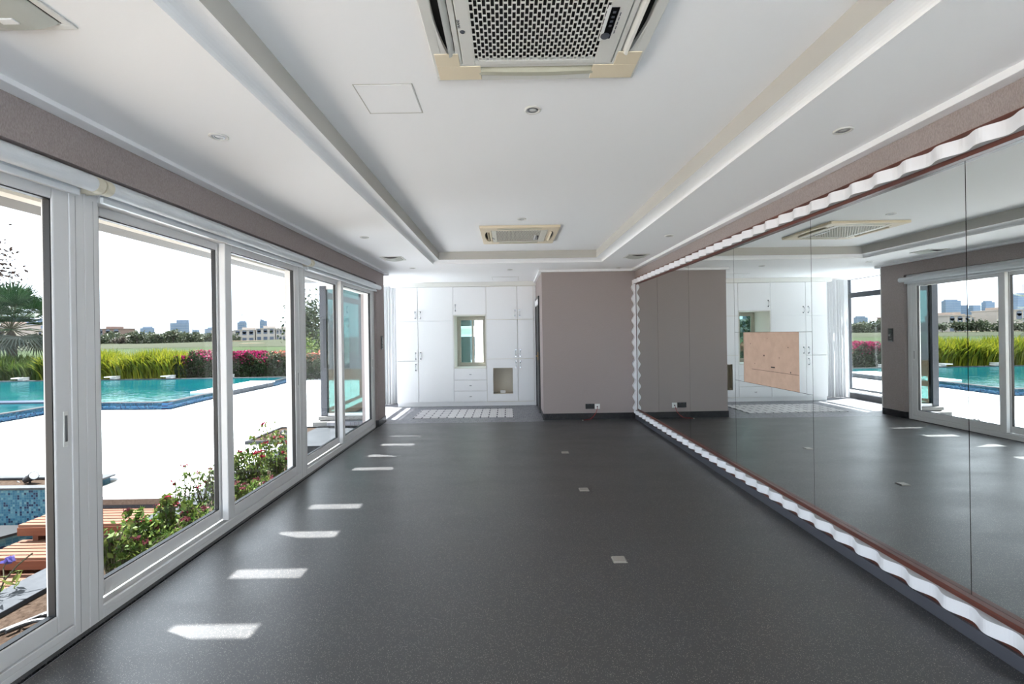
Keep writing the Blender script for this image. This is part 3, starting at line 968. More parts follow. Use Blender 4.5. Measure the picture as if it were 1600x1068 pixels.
cassette(0.165, 5.822, 2.75, 'yellowed cassette air conditioner at the far end of the ceiling tray', False)

# ------------------------------------------------------------------ downlights
def downlight(x, y, z, label):
    r = thing('downlight', label, 'downlight', (x, y, z), 'recessed downlights in the ceiling')
    MB().lathe([(0.049, 0.0), (0.049, -0.004), (0.044, -0.007), (0.036, -0.006), (0.033, -0.001), (0.033, 0.0)], (x, y, z), 28).build('trim_ring', M['acframe'], r, smooth=True)
    MB().lathe([(0.033, -0.001), (0.030, -0.004), (0.022, -0.005), (0.019, -0.001), (0.019, 0.0)], (x, y, z), 24).build('inner_ring', M['greymetal'], r, smooth=True)
    MB().lathe([(0.019, -0.002), (0.012, -0.004), (0.0001, -0.005)], (x, y, z), 20).build('lamp', M['lens'], r, smooth=True)
for (x, y, z, l) in [
    (0.163, 2.60, TZ, 'recessed downlight in the tray just beyond the large cassette'),
    (0.178, 5.06, TZ, 'tiny downlight in the tray in front of the yellowed cassette'),
    (-1.57, 2.50, CZ, 'white downlight in the lowered ceiling over the wide door post'),
    (1.89, 2.54, CZ, 'downlight in the lowered ceiling over the nearer mirror panels'),
    (-1.587, 5.10, CZ, 'small downlight over the farthest sliding door'),
    (1.88, 5.25, CZ, 'small downlight over the middle of the mirror wall'),
    (0.06, 7.80, CZ, 'tiny downlight between the tray and the white cabinets'),
    (1.92, 7.80, CZ, 'tiny downlight in the corner above the taupe closet wall'),
    (-1.545, 7.48, CZ, 'tiny downlight near the pier end of the door wall')]:
    downlight(x, y, z, l)

# ceiling vents
def vent(xc, yc, label, tagged):
    z = CZ
    r = thing('ceiling_vent', label, 'ceiling vent', (xc, yc, z), 'square curved-face ceiling vents')
    h = 0.155
    m = MB()
    for q in ((-h, -h, h, -h + .028), (-h, h - .028, h, h), (-h, -h + .028, -h + .028, h - .028), (h - .028, -h + .028, h, h - .028)):
        m.box(xc + q[0], yc + q[1], z - 0.008, xc + q[2], yc + q[3], z - 0.0003)
    m.build('frame', M['acframe'], r, bevel=0.003)
    MB().box(xc - h + .02, yc - h + .02, z - 0.003, xc + h - .02, yc + h - .02, z - 0.0005).build('duct_opening', M['cavity'], r)
    m = MB(); n = 12; g = h - 0.034
    for i in range(n):
        a, b = -g + 2 * g * i / n, -g + 2 * g * (i + 1) / n
        za, zb = z - 0.008 - 0.022 * (1 - (a / g) ** 2), z - 0.008 - 0.022 * (1 - (b / g) ** 2)
        m.add([(xc + a, yc - g, za), (xc + b, yc - g, zb), (xc + b, yc + g, zb), (xc + a, yc + g, za), (xc + a, yc - g, za + .006), (xc + b, yc - g, zb + .006), (xc + b, yc + g, zb + .006), (xc + a, yc + g, za + .006)],
              [(0, 3, 2, 1), (4, 5, 6, 7), (0, 1, 5, 4), (2, 3, 7, 6)])
    m.build('face_plate', M['ventface'], r)
    if tagged:
        MB().box(xc - 0.035, yc + 0.06, z - 0.034, xc + 0.02, yc + 0.085, z - 0.0285).build('sticker', M['whiteplastic'], r)
vent(-1.66, 1.46, 'square ceiling vent with a white sticker, nearest the viewer over the doors', True)
vent(-1.62, 6.50, 'square curved ceiling vent over the farthest sliding door', False)
vent(1.885, 6.60, 'square curved ceiling vent above the far end of the mirror', False)

# ------------------------------------------------------------------ cabinets along the far wall
CY, CD = 9.60, 10.22
def zpx(y, x): return 1.5 - ((y - 522) + 0.015 * (x - 793)) * CY / 711
def handle(parent, x, z, yf=CY - 0.02):
    m = MB()
    m.tube([(x, yf, z - 0.062), (x, yf - 0.022, z - 0.058), (x, yf - 0.028, z - 0.04), (x, yf - 0.028, z + 0.04), (x, yf - 0.022, z + 0.058), (x, yf, z + 0.062)], 0.0075, 8)
    for s in (-1, 1):
        m.box(x - 0.013, yf - 0.004, z + s * 0.062 - 0.013, x + 0.013, yf, z + s * 0.062 + 0.013)
    m.build('handle', M['chrome'], parent, smooth=False)
def cdoor(root, x0, x1, z0, z1, hx=None, hz=None, hole=None):
    g = 0.004
    m = MB()
    if hole:
        a, b, c, d = hole
        m.box(x0 + g, CY - 0.02, z0 + g, a, CY, z1 - g); m.box(b, CY - 0.02, z0 + g, x1 - g, CY, z1 - g)
        m.box(a, CY - 0.02, z0 + g, b, CY, c); m.box(a, CY - 0.02, d, b, CY, z1 - g)
        o = m.build('door', M['white'], root)
    else:
        m.box(x0 + g, CY - 0.02, z0 + g, x1 - g, CY, z1 - g)
        o = m.build('door', M['white'], root, bevel=0.0015)
    if hx is not None:
        handle(o, hx, hz)
    return o
def carcass(root, x0, x1, openings=()):
    """panels round an open box, so cut-outs look in"""
    t = 0.018
    m = MB()
    m.box(x0, CY + .001, 0.085, x0 + t, CD, 2.515); m.box(x1 - t, CY + .001, 0.085, x1, CD, 2.515)
    m.box(x0 + t, CY + .001, 2.497, x1 - t, CD, 2.515); m.box(x0 + t, CY + .001, 0.085, x1 - t, CD, 0.103)
    for (z) in openings:
        m.box(x0 + t, CY + .001, z - t / 2, x1 - t, CD, z + t / 2)
    return m
XC = [-2.345, -1.885, -1.141, -0.446, 0.211, 0.552]
TOP = 2.512
c1 = thing('wall_cabinet', 'tall white built-in wardrobe cabinet with five doors, next to the curtain', 'cabinet', ((XC[0] + XC[2]) / 2, 9.9, 0), 'white built-in cabinets on the far wall')
carcass(c1, XC[0], XC[2] - .001, (1.80,)).build('body', M['white'], c1)
cdoor(c1, XC[0], XC[1], 1.80, TOP, XC[1] - 0.055, 1.93)
cdoor(c1, XC[1], XC[2], 1.80, TOP, XC[1] + 0.05, 1.93)
cdoor(c1, XC[0], XC[1], 0.965, 1.80, XC[1] - 0.055, 1.07)
cdoor(c1, XC[0], XC[1], 0.09, 0.965, XC[1] - 0.055, 0.83)
cdoor(c1, XC[1], XC[2], 0.09, 1.80, XC[1] + 0.05, 1.07)
MB().box(XC[0] + .01, CY + 0.012, 0, XC[2], CY + 0.03, 0.085).build('plinth', M['white'], c1)
c2 = thing('drawer_cabinet', 'white cabinet unit with a window niche above three drawers', 'cabinet', ((XC[2] + XC[3]) / 2, 9.9, 0), 'white built-in cabinets on the far wall')
m = MB(); t = 0.018; x0, x1 = XC[2] + .001, XC[3] - .001
m.box(x0, CY + .001, 0.085, x0 + t, CD, TOP); m.box(x1 - t, CY + .001, 0.085, x1, CD, TOP)
m.box(x0 + t, CY + .001, TOP - t, x1 - t, CD, TOP); m.box(x0 + t, CY + .001, 0.085, x1 - t, CD, 0.103)
m.box(x0 + t, CY - .018, 0.785, x1 - t, CD, 0.803); m.box(x0 + t, CY - .018, 1.912, x1 - t, CD, 1.93)
m.box(x0, CY - .018, 0.803, x0 + t, CY + .001, 1.912); m.box(x1 - t, CY - .018, 0.803, x1, CY + .001, 1.912)
m.build('body', M['cornice'], c2)
cdoor(c2, XC[2], XC[3], 1.925, TOP, XC[2] + 0.05, 2.07)
for (a, b) in ((0.55, 0.787), (0.318, 0.55), (0.09, 0.318)):
    d = MB().box(XC[2] + .003, CY - 0.02, a + .003, XC[3] - .003, CY, b - .003).build('drawer', M['white'], c2, bevel=0.0015)
    m = MB(); xm, zm = (XC[2] + XC[3]) / 2, (a + b) / 2
    m.tube([(xm - 0.02, CY - 0.02, zm), (xm - 0.02, CY - 0.038, zm), (xm + 0.02, CY - 0.038, zm), (xm + 0.02, CY - 0.02, zm)], 0.006, 8); m.build('knob', M['chrome'], d)
MB().box(XC[2] + .001, CY + 0.012, 0, XC[3], CY + 0.03, 0.085).build('plinth', M['white'], c2)
c3 = thing('wall_cabinet', 'tall white built-in cabinet with a square cut-out low in one door, beside the dark doorway', 'cabinet', ((XC[3] + XC[5]) / 2, 9.9, 0), 'white built-in cabinets on the far wall')
carcass(c3, XC[3] + .001, XC[5], (1.815, 0.98)).build('body', M['cream'], c3)
cdoor(c3, XC[3], XC[4], 1.815, TOP, XC[4] - 0.05, 1.945)
cdoor(c3, XC[4], XC[5], 1.815, TOP, XC[4] + 0.05, 1.945)
cdoor(c3, XC[3], XC[4], 0.985, 1.815, XC[4] - 0.045, 1.105)
cdoor(c3, XC[4], XC[5], 0.985, 1.815, XC[4] + 0.05, 1.105)
cdoor(c3, XC[3], XC[4], 0.09, 0.985, XC[4] - 0.045, 0.865, hole=(-0.315, 0.098, 0.25, 0.795))
cdoor(c3, XC[4], XC[5], 0.09, 0.985, XC[4] + 0.05, 0.865)
MB().box(XC[5] + .001, CY - 0.01, 0, 0.605, CY + 0.02, 2.512).build('filler_strip', M['white'], c3)
MB().box(XC[3] + .001, CY + 0.012, 0, XC[5], CY + 0.03, 0.085).build('plinth', M['white'], c3)
MB().box(-0.425, CY + 0.30, 0.104, 0.19, CY + 0.31, 0.97).build('back_panel', M['cutedge'], c3)
MB().box(-0.425, CY + 0.022, 0.235, 0.19, CY + 0.30, 0.25).build('shelf', M['cutedge'], c3)
r = thing('power_adapter', 'small white plug box with a thin lead inside the cabinet cut-out', 'adapter', (-0.12, CY + .12, 0.25))
MB().box(-0.17, CY + 0.09, 0.2503, -0.06, CY + 0.15, 0.31).build('plug_box', M['whiteplastic'], r, bevel=0.004)
MB().tube([(-0.17, CY + .12, 0.27), (-0.22, CY + .13, 0.268), (-0.27, CY + .1, 0.258), (-0.31, CY + .12, 0.2545)], 0.004, 6).build('lead', M['cable'], r)
# window in the niche
wn = sroot('window_1', (-0.79, 10.22, 0.81))
m = MB()
def ringy(m, y0, y1, x0, x1, z0, z1, w):
    m.box(x0, y0, z0, x0 + w, y1, z1); m.box(x1 - w, y0, z0, x1, y1, z1); m.box(x0 + w, y0, z0, x1 - w, y1, z0 + w); m.box(x0 + w, y0, z1 - w, x1 - w, y1, z1)
ringy(m, 10.16, 10.235, -1.119, -0.468, 0.806, 1.908, 0.045)
m.build('frame', M['aluminium'], wn, bevel=0.003)
for (a, b, y) in ((-1.074, -0.76, 10.19), (-0.80, -0.513, 10.215)):
    m = MB(); ringy(m, y - .01, y + .01, a, b, 0.852, 1.862, 0.035)
    s_ = m.build('sash', M['aluminium'], wn)
    MB().box(a + .03, y - .003, 0.882, b - .03, y + .003, 1.832).build('pane', M['tealpane'] if b < -0.7 else M['glass'], s_)
# neighbouring wing seen through it
nw = sroot('wall_wing', (0, 13, 0))
m = MB(); m.box(-1.5, 13.0, -0.4, 2.4, 13.2, 4.2); m.build('wall_face', M['render'], nw)
for (x0, x1, z0, z1) in ((-1.4, -0.86, 0.3, 1.52), (-1.4, -0.86, 1.68, 2.3)):
    m = MB(); ringy(m, 12.96, 13.0, x0, x1, z0, z1, 0.07); f = m.build('wing_window', M['trim'], nw)
    MB().box(x0 + .06, 12.975, z0 + .06, x1 - .06, 12.99, z1 - .06).build('pane', M['tealpane'], f)
    MB().box(x0 + .06, 12.993, z0 + .06, x1 - .06, 12.998, z1 - .06).build('room_behind', M['darkmullion'], f)
m = MB()
for k in range(12):
    m.box(-0.66, 12.985, -0.3 + k * 0.35, 0.4, 13.0, -0.3 + k * 0.35 + 0.34)
m.build('cladding_course', M['render'], nw)

# ------------------------------------------------------------------ rug, closet door, wall fittings
rug = MB().box(-1.745, 8.235, 0.0, 0.088, 9.16, 0.006).build('patterned_rug', M['rug'], org=(-0.83, 8.7, 0))
tag(rug, 'off-white rug with a dashed grid pattern in front of the white cabinets', 'rug')
d4 = sroot('door_5', (0.61, 9.05, 0))
m = MB(); m.box(0.585, 8.60, 0, 0.735, 8.655, 2.22); m.box(0.585, 9.49, 0, 0.735, 9.53, 2.22); m.box(0.585, 8.655, 2.17, 0.735, 9.49, 2.22)
m.build('frame', M['doorblack'], d4)
m = MB(); m.box(0.583, 8.655, 2.06, 0.70, 9.49, 2.17); m.build('transom_panel', M['trim'], d4)
lf = MB().box(0.60, 8.95, 0.008, 0.64, 9.49, 2.06).build('leaf', M['doorblack'], d4)
m = MB(); m.box(0.594, 9.0, 0.98, 0.60, 9.06, 1.14); m.tube([(0.60, 9.03, 1.06), (0.57, 9.03, 1.06), (0.565, 9.10, 1.06)], 0.008, 8); m.build('lock', M['brass'], lf)
m = MB(); m.box(0.735, 8.07, 0.0, 2.29, 10.2, 0.001); m.build('closet_floor', M['tilefloor'], d4)

r = thing('wall_socket', 'black double socket plate low on the taupe closet wall', 'socket', (1.42, 7.95, 0.22))
MB().box(1.342, 7.938, 0.178, 1.497, 7.95, 0.266).build('plate', M['blackplastic'], r, bevel=0.002)
for x in (1.385, 1.455):
    for (dx, dz, w, h) in ((0, .018, .006, .012), (-.014, -.012, .01, .006), (.014, -.012, .01, .006)):
        MB().box(x + dx - w / 2, 7.9372, 0.222 + dz - h / 2, x + dx + w / 2, 7.938, 0.222 + dz + h / 2).build('pin_hole', M['cavity'], r)
    m = MB(); m.box(x - .008, 7.934, .247, x + .008, 7.938, .26); m.build('rocker', M['inkgrey'], r)
r = thing('data_socket', 'square white outlet plate beside the black socket on the closet wall', 'socket', (1.55, 7.95, 0.22))
MB().box(1.507, 7.94, 0.176, 1.594, 7.95, 0.264).build('plate', M['whiteplastic'], r, bevel=0.002)
MB().box(1.538, 7.937, 0.208, 1.558, 7.94, 0.226).build('port', M['cavity'], r)
r = thing('red_cable', 'thin red cable trailing from the white outlet plate to the floor', 'cable', (1.45, 7.9, 0))
pts = [(1.545, 7.935, 0.212), (1.543, 7.92, 0.18), (1.52, 7.92, 0.115), (1.48, 7.915, 0.06), (1.42, 7.89, 0.014), (1.36, 7.86, 0.008), (1.30, 7.83, 0.006), (1.275, 7.81, 0.006)]
MB().tube(pts, 0.0045, 6).build('cord', M['redcord'], r)
MB().box(1.262, 7.803, 0.0005, 1.278, 7.818, 0.013).build('connector', M['whiteplastic'], r)
r = thing('intercom_panel', 'black wall control panel with a round knob on the pier by the doors', 'control panel', (XL, 7.80, 1.39))
MB().box(XL, 7.745, 1.275, XL + 0.012, 7.845, 1.505).build('faceplate', M['blackplastic'], r, bevel=0.003)
MB().box(XL + .012, 7.765, 1.415, XL + .014, 7.825, 1.48).build('screen', M['screen'], r)
m = MB(); m.tube([(XL + .012, 7.795, 1.385), (XL + .03, 7.795, 1.385)], [0.02, 0.017], 20); m.build('knob', M['greymetal'], r)
m = MB(); m.box(XL + .012, 7.75, 1.28, XL + .016, 7.84, 1.292); m.build('lower_strip', M['greymetal'], r)
m = MB(); m.box(XL + .012, 7.775, 1.33, XL + .0135, 7.815, 1.338); m.build('marking', M['greymetal'], r)
for (x, y, l) in ((0.715, 3.005, 'square metal floor socket lid nearest the viewer on the dark floor'), (0.711, 4.36, 'square metal floor socket lid, middle of three in the row'), (0.704, 5.73, 'small metal floor socket lid farthest from the viewer, towards the closet wall')):
    r = thing('floor_socket', l, 'floor socket', (x, y, 0), 'floor socket lids in a row')
    m = MB(); m.box(x - .046, y - .042, 0, x + .046, y + .042, 0.004); m.build('rim', M['steel'], r, bevel=0.0015)
    m = MB(); m.box(x - .040, y - .036, 0.004, x + .038, y + .036, 0.009); m.build('lid', M['steel'], r, bevel=0.001)
    m = MB(); m.box(x + .0385, y - .036, 0.004, x + .0415, y + .036, 0.010); m.build('hinge', M['chrome'], r)

# ------------------------------------------------------------------ glazed bay at the alcove
XW = -3.27
w2 = sroot('window_2', (-3.0, 8.2, 0))
m = MB()
m.box(XW - .11, 8.20, -0.0, XW, 8.30, 2.62); m.build('corner_post', M['darkmullion'], w2)
m = MB(); m.box(XW, 8.22, 0.075, -2.62, 8.27, 0.125); m.box(XW, 8.22, 2.36, -2.62, 8.27, 2.42); m.build('frame', M['frame'], w2)
MB().box(XW, 8.24, 0.12, -2.62, 8.25, 2.365).build('pane', M['tealglass'], w2)
MB().box(XW - .1, 8.18, 2.42, -2.605, 8.32, 2.62).build('header', M['trim'], w2)
w3 = sroot('window_3', (XW, 9.3, 0))
m = MB(); m.box(XW - .06, 8.3, 2.20, XW, 10.24, 2.31); m.box(XW - .06, 8.3, 0.15, XW, 10.24, 0.19); m.box(XW - .06, 8.3, 2.60, XW, 10.24, 2.62); m.box(XW - .06, 10.18, 0.19, XW, 10.24, 2.60)
m.build('frame', M['darkmullion'], w3)
MB().box(XW - .034, 8.3, 0.18, XW - .026, 10.2, 2.23).build('pane', M['glass'], w3)
MB().box(XW - .034, 8.3, 2.30, XW - .026, 10.2, 2.605).build('pane', M['glass'], w3)
MB().box(XW - .1, 8.3, -0.05, -3.08, 10.24, 0.12).build('sill_wall', M['kerbdark'], w3)
MB().box(XW - .12, 8.3, 0.12, -3.05, 10.24, 0.15).build('sill', M['trim'], w3)
# bay plinth
pl = thing('stone_plinth', 'banded pale stone plinth under the teal glass bay outside', 'plinth', (-2.95, 8.1, -0.36))
for (z0, z1, x0, y0) in ((0.012, 0.075, -3.41, 8.14), (-0.085, -0.005, -3.48, 8.06)):
    MB().box(x0, y0, z0, -2.605, 8.30, z1).build('stone_band', M['stonestep'], pl, bevel=0.004)
MB().box(-3.36, 8.15, -0.36, -2.61, 8.30, -0.086).build('base', M['granite_black'], pl)
MB().box(-3.38, 8.16, -0.004, -2.61, 8.30, 0.011).build('joint', M['granite_black'], pl)

# curtain
cu = thing('sheer_curtain', 'white sheer curtain bunched beside the white cabinets in the alcove', 'curtain', (-2.7, 10.02, 0.0))
V, F = [], []
n = 150
for j, z in enumerate((0.015, 0.6, 1.4, 2.2, 2.58)):
    for k in range(n + 1):
        t = k / n
        x = -2.38 - 0.62 * t
        y = 9.98 + 0.045 * math.sin(t * 2 * PI * 11 + 0.4 * j * 0.2) * (1.1 - 0.1 * j) + 0.02 * math.sin(t * 17) - 0.1 * t
        V.append((x, y, z))
for j in range(4):
    for k in range(n):
        a = j * (n + 1) + k
        F.append((a, a + 1, a + n + 2, a + n + 1))
npmesh('drape', V, F, M['curtain'], cu, (-2.7, 10.02, 0.0), smooth=True)
MB().box(-3.03, 9.93, 2.58, -2.36, 9.97, 2.605).build('track', M['trim'], cu)

# ------------------------------------------------------------------ terrace, overhang, pool
DZ = -0.36
oh = sroot('roof_overhang', (-3.0, 2.5, 2.5))
m = MB()
k0 = -10
for k in range(-10, 10):
    y = 2.835 + 0.565 * k
    if y > 7.2: break
    MB().box(-3.08, y + 0.065, 2.45, -2.42, y + 0.5, 2.56).build('soffit_panel', M['soffit'], oh)
MB().box(-3.53, -3.2, 2.45, -3.08, 8.0, 2.62).build('edge_beam', M['soffit'], oh)
MB().box(-3.08, 7.36, 2.45, -2.42, 8.18, 2.62).build('end_panel', M['soffit'], oh)
MB().box(-3.26, 8.0, CZ, -2.42, 10.5, 2.95).build('bay_ceiling', M['ceiling'], ceil)

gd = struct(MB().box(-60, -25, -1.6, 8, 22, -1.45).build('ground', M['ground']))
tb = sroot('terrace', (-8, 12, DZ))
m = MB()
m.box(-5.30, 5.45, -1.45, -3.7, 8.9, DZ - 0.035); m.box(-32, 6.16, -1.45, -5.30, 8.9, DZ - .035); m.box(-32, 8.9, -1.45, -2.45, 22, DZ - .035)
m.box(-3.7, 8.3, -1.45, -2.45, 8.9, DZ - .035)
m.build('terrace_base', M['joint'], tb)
pool = [(-11.76, 8.4), (-11.78, 11.69), (-10.88, 12.2), (-9.05, 12.09), (-9.16, 13.66), (-9.05, 17.6), (-9.2, 19.3), (-32, 19.3), (-32, 8.4)]
def inpoly(x, y, P):
    c = False
    for i in range(len(P)):
        (x1, y1), (x2, y2) = P[i], P[i - 1]
        if (y1 > y) != (y2 > y) and x < (x2 - x1) * (y - y1) / (y2 - y1) + x1:
            c = not c
    return c
ts = 1.2
slabme = MB().box(0.003, 0.003, -0.035, ts - .003, ts - .003, 0)
for i in range(-13, 1):
    for j in range(0, 14):
        x, y = -3.7 + (i - 1) * ts, 5.42 + j * ts
        x1, y1 = x + ts, y + ts
        if x1 > -3.69: continue
        if x1 <= -5.29 and y1 < 6.3: continue
        if x < -5.30 and y < 6.16: y = 6.16
        if all(inpoly(a, b, pool) for a in (x, x1) for b in (y, y1)): continue
        z = DZ + random.uniform(-0.0015, 0.0015)
        MB().box(x + .003, y + .003, DZ - .036, x1 - .003, y1 - .003, z).build('paving_slab', M['slab'], tb)
for j in range(4, 12):
    for i in range(1):
        x, y = -3.7, 5.42 + j * ts
        MB().box(x + .003, max(8.9, y + .003), DZ - .036, -2.5, y + ts - .003, DZ).build('paving_slab', M['slab'], tb)
MB().box(-5.30, 5.42, DZ - 0.10, -3.70, 5.45, DZ - 0.036).build('riser_stone', M['riser'], tb)
MB().box(-5.30, 5.435, -1.45, -3.70, 5.455, DZ - 0.10).build('recess_strip', M['darkstrip'], tb)

pr = thing('swimming_pool', 'turquoise swimming pool with a blue mosaic rim wall beyond the white terrace', 'pool', (-14, 14, DZ))
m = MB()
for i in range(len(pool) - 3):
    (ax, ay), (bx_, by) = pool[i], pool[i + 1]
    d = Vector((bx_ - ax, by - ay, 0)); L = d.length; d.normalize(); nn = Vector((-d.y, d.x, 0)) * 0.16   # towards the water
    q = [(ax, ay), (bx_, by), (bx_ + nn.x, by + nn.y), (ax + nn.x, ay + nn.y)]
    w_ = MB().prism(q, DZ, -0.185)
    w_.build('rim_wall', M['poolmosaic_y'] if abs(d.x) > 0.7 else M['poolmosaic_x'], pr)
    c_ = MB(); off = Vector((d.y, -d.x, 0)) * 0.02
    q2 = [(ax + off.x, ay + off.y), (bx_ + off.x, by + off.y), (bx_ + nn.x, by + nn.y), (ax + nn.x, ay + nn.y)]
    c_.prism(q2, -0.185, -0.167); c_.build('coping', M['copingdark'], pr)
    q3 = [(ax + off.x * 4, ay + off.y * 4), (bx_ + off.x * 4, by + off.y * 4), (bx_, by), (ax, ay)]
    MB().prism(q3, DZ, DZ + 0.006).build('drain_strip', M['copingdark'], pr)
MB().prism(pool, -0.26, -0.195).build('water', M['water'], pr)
MB().box(-32, 19.3, DZ, -9.2, 19.48, -0.168).build('far_coping', M['coping'], pr)
MB().box(-15, 12.35, -0.25, -12.35, 12.75, -0.15).build('ledge', M['poolfloor'], pr)
r = thing('stone_bench', 'low white-topped stone bench on the pool edge', 'bench', (-9.5, 15.8, DZ))
MB().prism([(-9.93, 14.2), (-9.04, 14.2), (-9.0, 17.55), (-9.93, 17.55)], -0.195, -0.15).build('top_slab', M['slab'], r)
MB().prism([(-9.90, 14.25), (-9.07, 14.25), (-9.03, 17.5), (-9.9, 17.5)], DZ, -0.195).build('base', M['landing'], r)
for i, x in enumerate((-18.9, -16.95, -14.55, -12.0, -20.9)):
    r = thing('pool_spout', ['white pool spout at the hedge foot beside the left post', 'white pool spout under the yellow grass, by the wide post', 'white pool spout near where yellow grass meets bougainvillea', 'white pool spout below the pink bougainvillea', 'white pool spout below the fan palm'][i], 'spout', (x, 19.6, -0.168), 'white spouts along the far pool edge')
    MB().box(x - .12, 19.5, -0.168, x + .12, 19.75, -0.10).build('block', M['whiteplastic'], r)
    MB().box(x - .20, 19.30, -0.085, x + .13, 19.75, -0.045).build('lip', M['whiteplastic'], r)
    MB().box(x - .05, 19.52, -0.10, x + .05, 19.72, -0.085).build('neck', M['greymetal'], r)

# wooden steps
st = thing('wooden_steps', 'reddish slatted wooden steps leading down from the terrace', 'steps', (-4.6, 4.6, -1.45))
for i, (z, y0, y1) in enumerate(((-0.50, 4.955, 5.43), (-0.68, 4.58, 5.02), (-0.86, 4.16, 4.64), (-1.04, 3.75, 4.22))):
    ns = 6
    p = (y1 - y0) / ns
    for k in range(ns):
        a = y0 + k * p
        if i and k == ns - 1: pass
        MB().box(-5.37, a + 0.010, z - 0.025, -3.72, a + p - 0.010, z).build('slat', M['wood'], st)
    MB().box(-5.37, y0 - 0.002, z - 0.115, -3.72, y0 + 0.02, z - 0.027).build('fascia', M['woodend'], st)
    m = MB()
    for x in (-5.2, -4.5, -3.85):
        m.box(x - .03, y0 + .025, -1.45, x + .03, y1 - .005, z - .027)
    m.build('bearer', M['woodend'], st)
# mosaic planters
mp_ = thing('mosaic_planter', 'blue mosaic planter box with grey coping beside the wooden steps', 'planter', (-7.0, 5.85, -1.45))
MB().box(-9.5, 5.62, -1.45, -5.40, 5.68, -0.325).build('mosaic_wall', M['mosaic'], mp_)
MB().box(-5.44, 5.68, -1.45, -5.38, 6.13, -0.325).build('side_wall', M['mosaic_side'], mp_)
m = MB(); m.box(-9.5, 5.60, -0.325, -5.31, 5.71, -0.30); m.box(-9.5, 6.03, -0.325, -5.31, 6.14, -0.30); m.box(-5.43, 5.71, -0.325, -5.31, 6.03, -0.30)
m.build('coping', M['coping'], mp_, bevel=0.003)
MB().box(-9.5, 5.68, -0.6, -5.44, 6.13, -0.335).build('soil', M['soil'], mp_)
m2 = thing('mosaic_trough', 'lower blue mosaic trough left of the wooden steps', 'planter', (-6.6, 5.2, -1.45))
MB().prism([(-8, 4.6), (-5.95, 4.9), (-5.62, 5.45), (-8, 5.45)], -1.45, -0.73).build('mosaic_wall', M['mosaic'], m2)
MB().prism([(-8, 4.57), (-5.92, 4.87), (-5.58, 5.46), (-8, 5.46)], -0.73, -0.70).build('coping', M['copingdark'], m2)
def spot(loc, label, az):
    r = thing('garden_spotlight', label, 'spotlight', loc, 'garden spotlights in the planters')
    x, y, z = loc
    d = Vector((math.cos(az), math.sin(az), 0.45)).normalized()
    c = Vector((x, y, z + 0.075))
    MB().tube([c - d * 0.09, c - d * 0.03, c + d * 0.09], [0.035, 0.045, 0.056], 16).build('housing', M['spotgrey'], r)
    MB().tube([c + d * 0.088, c + d * 0.093], 0.048, 16).build('lens', M['lens'], r)
    MB().tube([(x, y, z), (x, y, z + 0.075)], 0.012, 8).build('stake', M['spotgrey'], r)
    MB().tube([c - d * .09, c - d * .15 - Vector((0, 0, .04)), Vector((x, y, z + .008)) - Vector((d.x, d.y, 0)) * .28], 0.008, 6).build('flex', M['cable'], r)
spot((-6.20, 5.88, -0.335), 'dark garden spotlight lying in the mosaic planter', -0.3)
# planter with thin coping and spotlight near the bay
p2 = thing('low_planter', 'thin-edged low planter with dry soil near the glass bay', 'planter', (-4.15, 8.3, DZ))
m = MB(); m.box(-4.62, 7.95, DZ + .001, -3.72, 8.00, DZ + .06); m.box(-4.62, 8.00, DZ + .001, -4.56, 9.2, DZ + .06); m.box(-4.56, 9.14, DZ + .001, -3.4, 9.2, DZ + .06)
m.build('coping', M['copingdark'], p2)
MB().box(-4.56, 8.00, DZ + .001, -3.42, 9.14, DZ + .04).build('soil', M['soil'], p2)
spot((-4.02, 8.18, DZ + .04), 'dark garden spotlight in the low planter near the glass bay', 2.5)
# stone landing and kerb, soil bed along the house
ld = struct(MB().box(-3.40, 6.7, -1.45, -2.43, 8.14, -0.10).build('landing_path', M['landing']))
kb = struct(MB().box(-3.70, -3, -1.45, -3.40, 8.3, -0.30).build('kerb', M['kerb'], bevel=0.006))
bed = struct(MB().box(-3.40, -3, -1.45, -2.34, 6.7, -0.335).build('planting_ground', M['soil']))
nV, nF = [], []
for k in range(900):      # clods and litter on the bed
    x, y, s_ = random.uniform(-3.38, -2.5), random.uniform(1.9, 6.6), random.uniform(.006, .022)
    b0 = len(nV)
    for dx, dy, dz in ((-1, -1, 0), (1, -.8, 0), (.9, 1, 0), (-.8, .9, 0), (.1, 0, 1.1)):
        nV.append((x + dx * s_ * random.uniform(.7, 1.4), y + dy * s_, -0.336 + dz * s_))
    for f in ((0, 1, 4), (1, 2, 4), (2, 3, 4), (3, 0, 4)):
        nF.append(tuple(b0 + i for i in f))
npmesh('soil_clods', nV, nF, M['soil'], bed, (0, 0, 0), kind='stuff')
bed.location = bed.location
# cables and in-ground lamp
c_ = thing('garden_cable', 'grey cable loops lying on the soil outside the nearest door', 'cable', (-2.95, 2.7, -0.335))
def loop(cx, cy, rx, ry, a0, a1, z, n=22):
    return [(cx + rx * math.cos(a0 + (a1 - a0) * k / n), cy + ry * math.sin(a0 + (a1 - a0) * k / n), z) for k in range(n + 1)]
MB().tube(loop(-3.02, 2.86, 0.16, 0.2, 2.7, -1.4, -0.318) + [(-2.8, 2.4, -0.318), (-2.62, 2.1, -0.32)], 0.013, 8).build('cable_loop', M['cable'], c_)
MB().tube(loop(-3.04, 2.80, 0.12, 0.15, 2.9, -1.2, -0.305) + [(-2.85, 2.45, -0.315), (-2.7, 2.2, -0.318)], 0.013, 8).build('cable_loop', M['cable'], c_)
MB().tube([(-3.36, 2.6, -0.318), (-3.15, 2.95, -0.316), (-2.98, 3.35, -0.318), (-2.9, 3.9, -0.32)], 0.014, 8).build('cable_run', M['cable'], c_)
r = thing('ground_lamp', 'round grey in-ground lamp in the soil bed outside the nearest door', 'lamp', (-3.22, 2.62, -0.335))
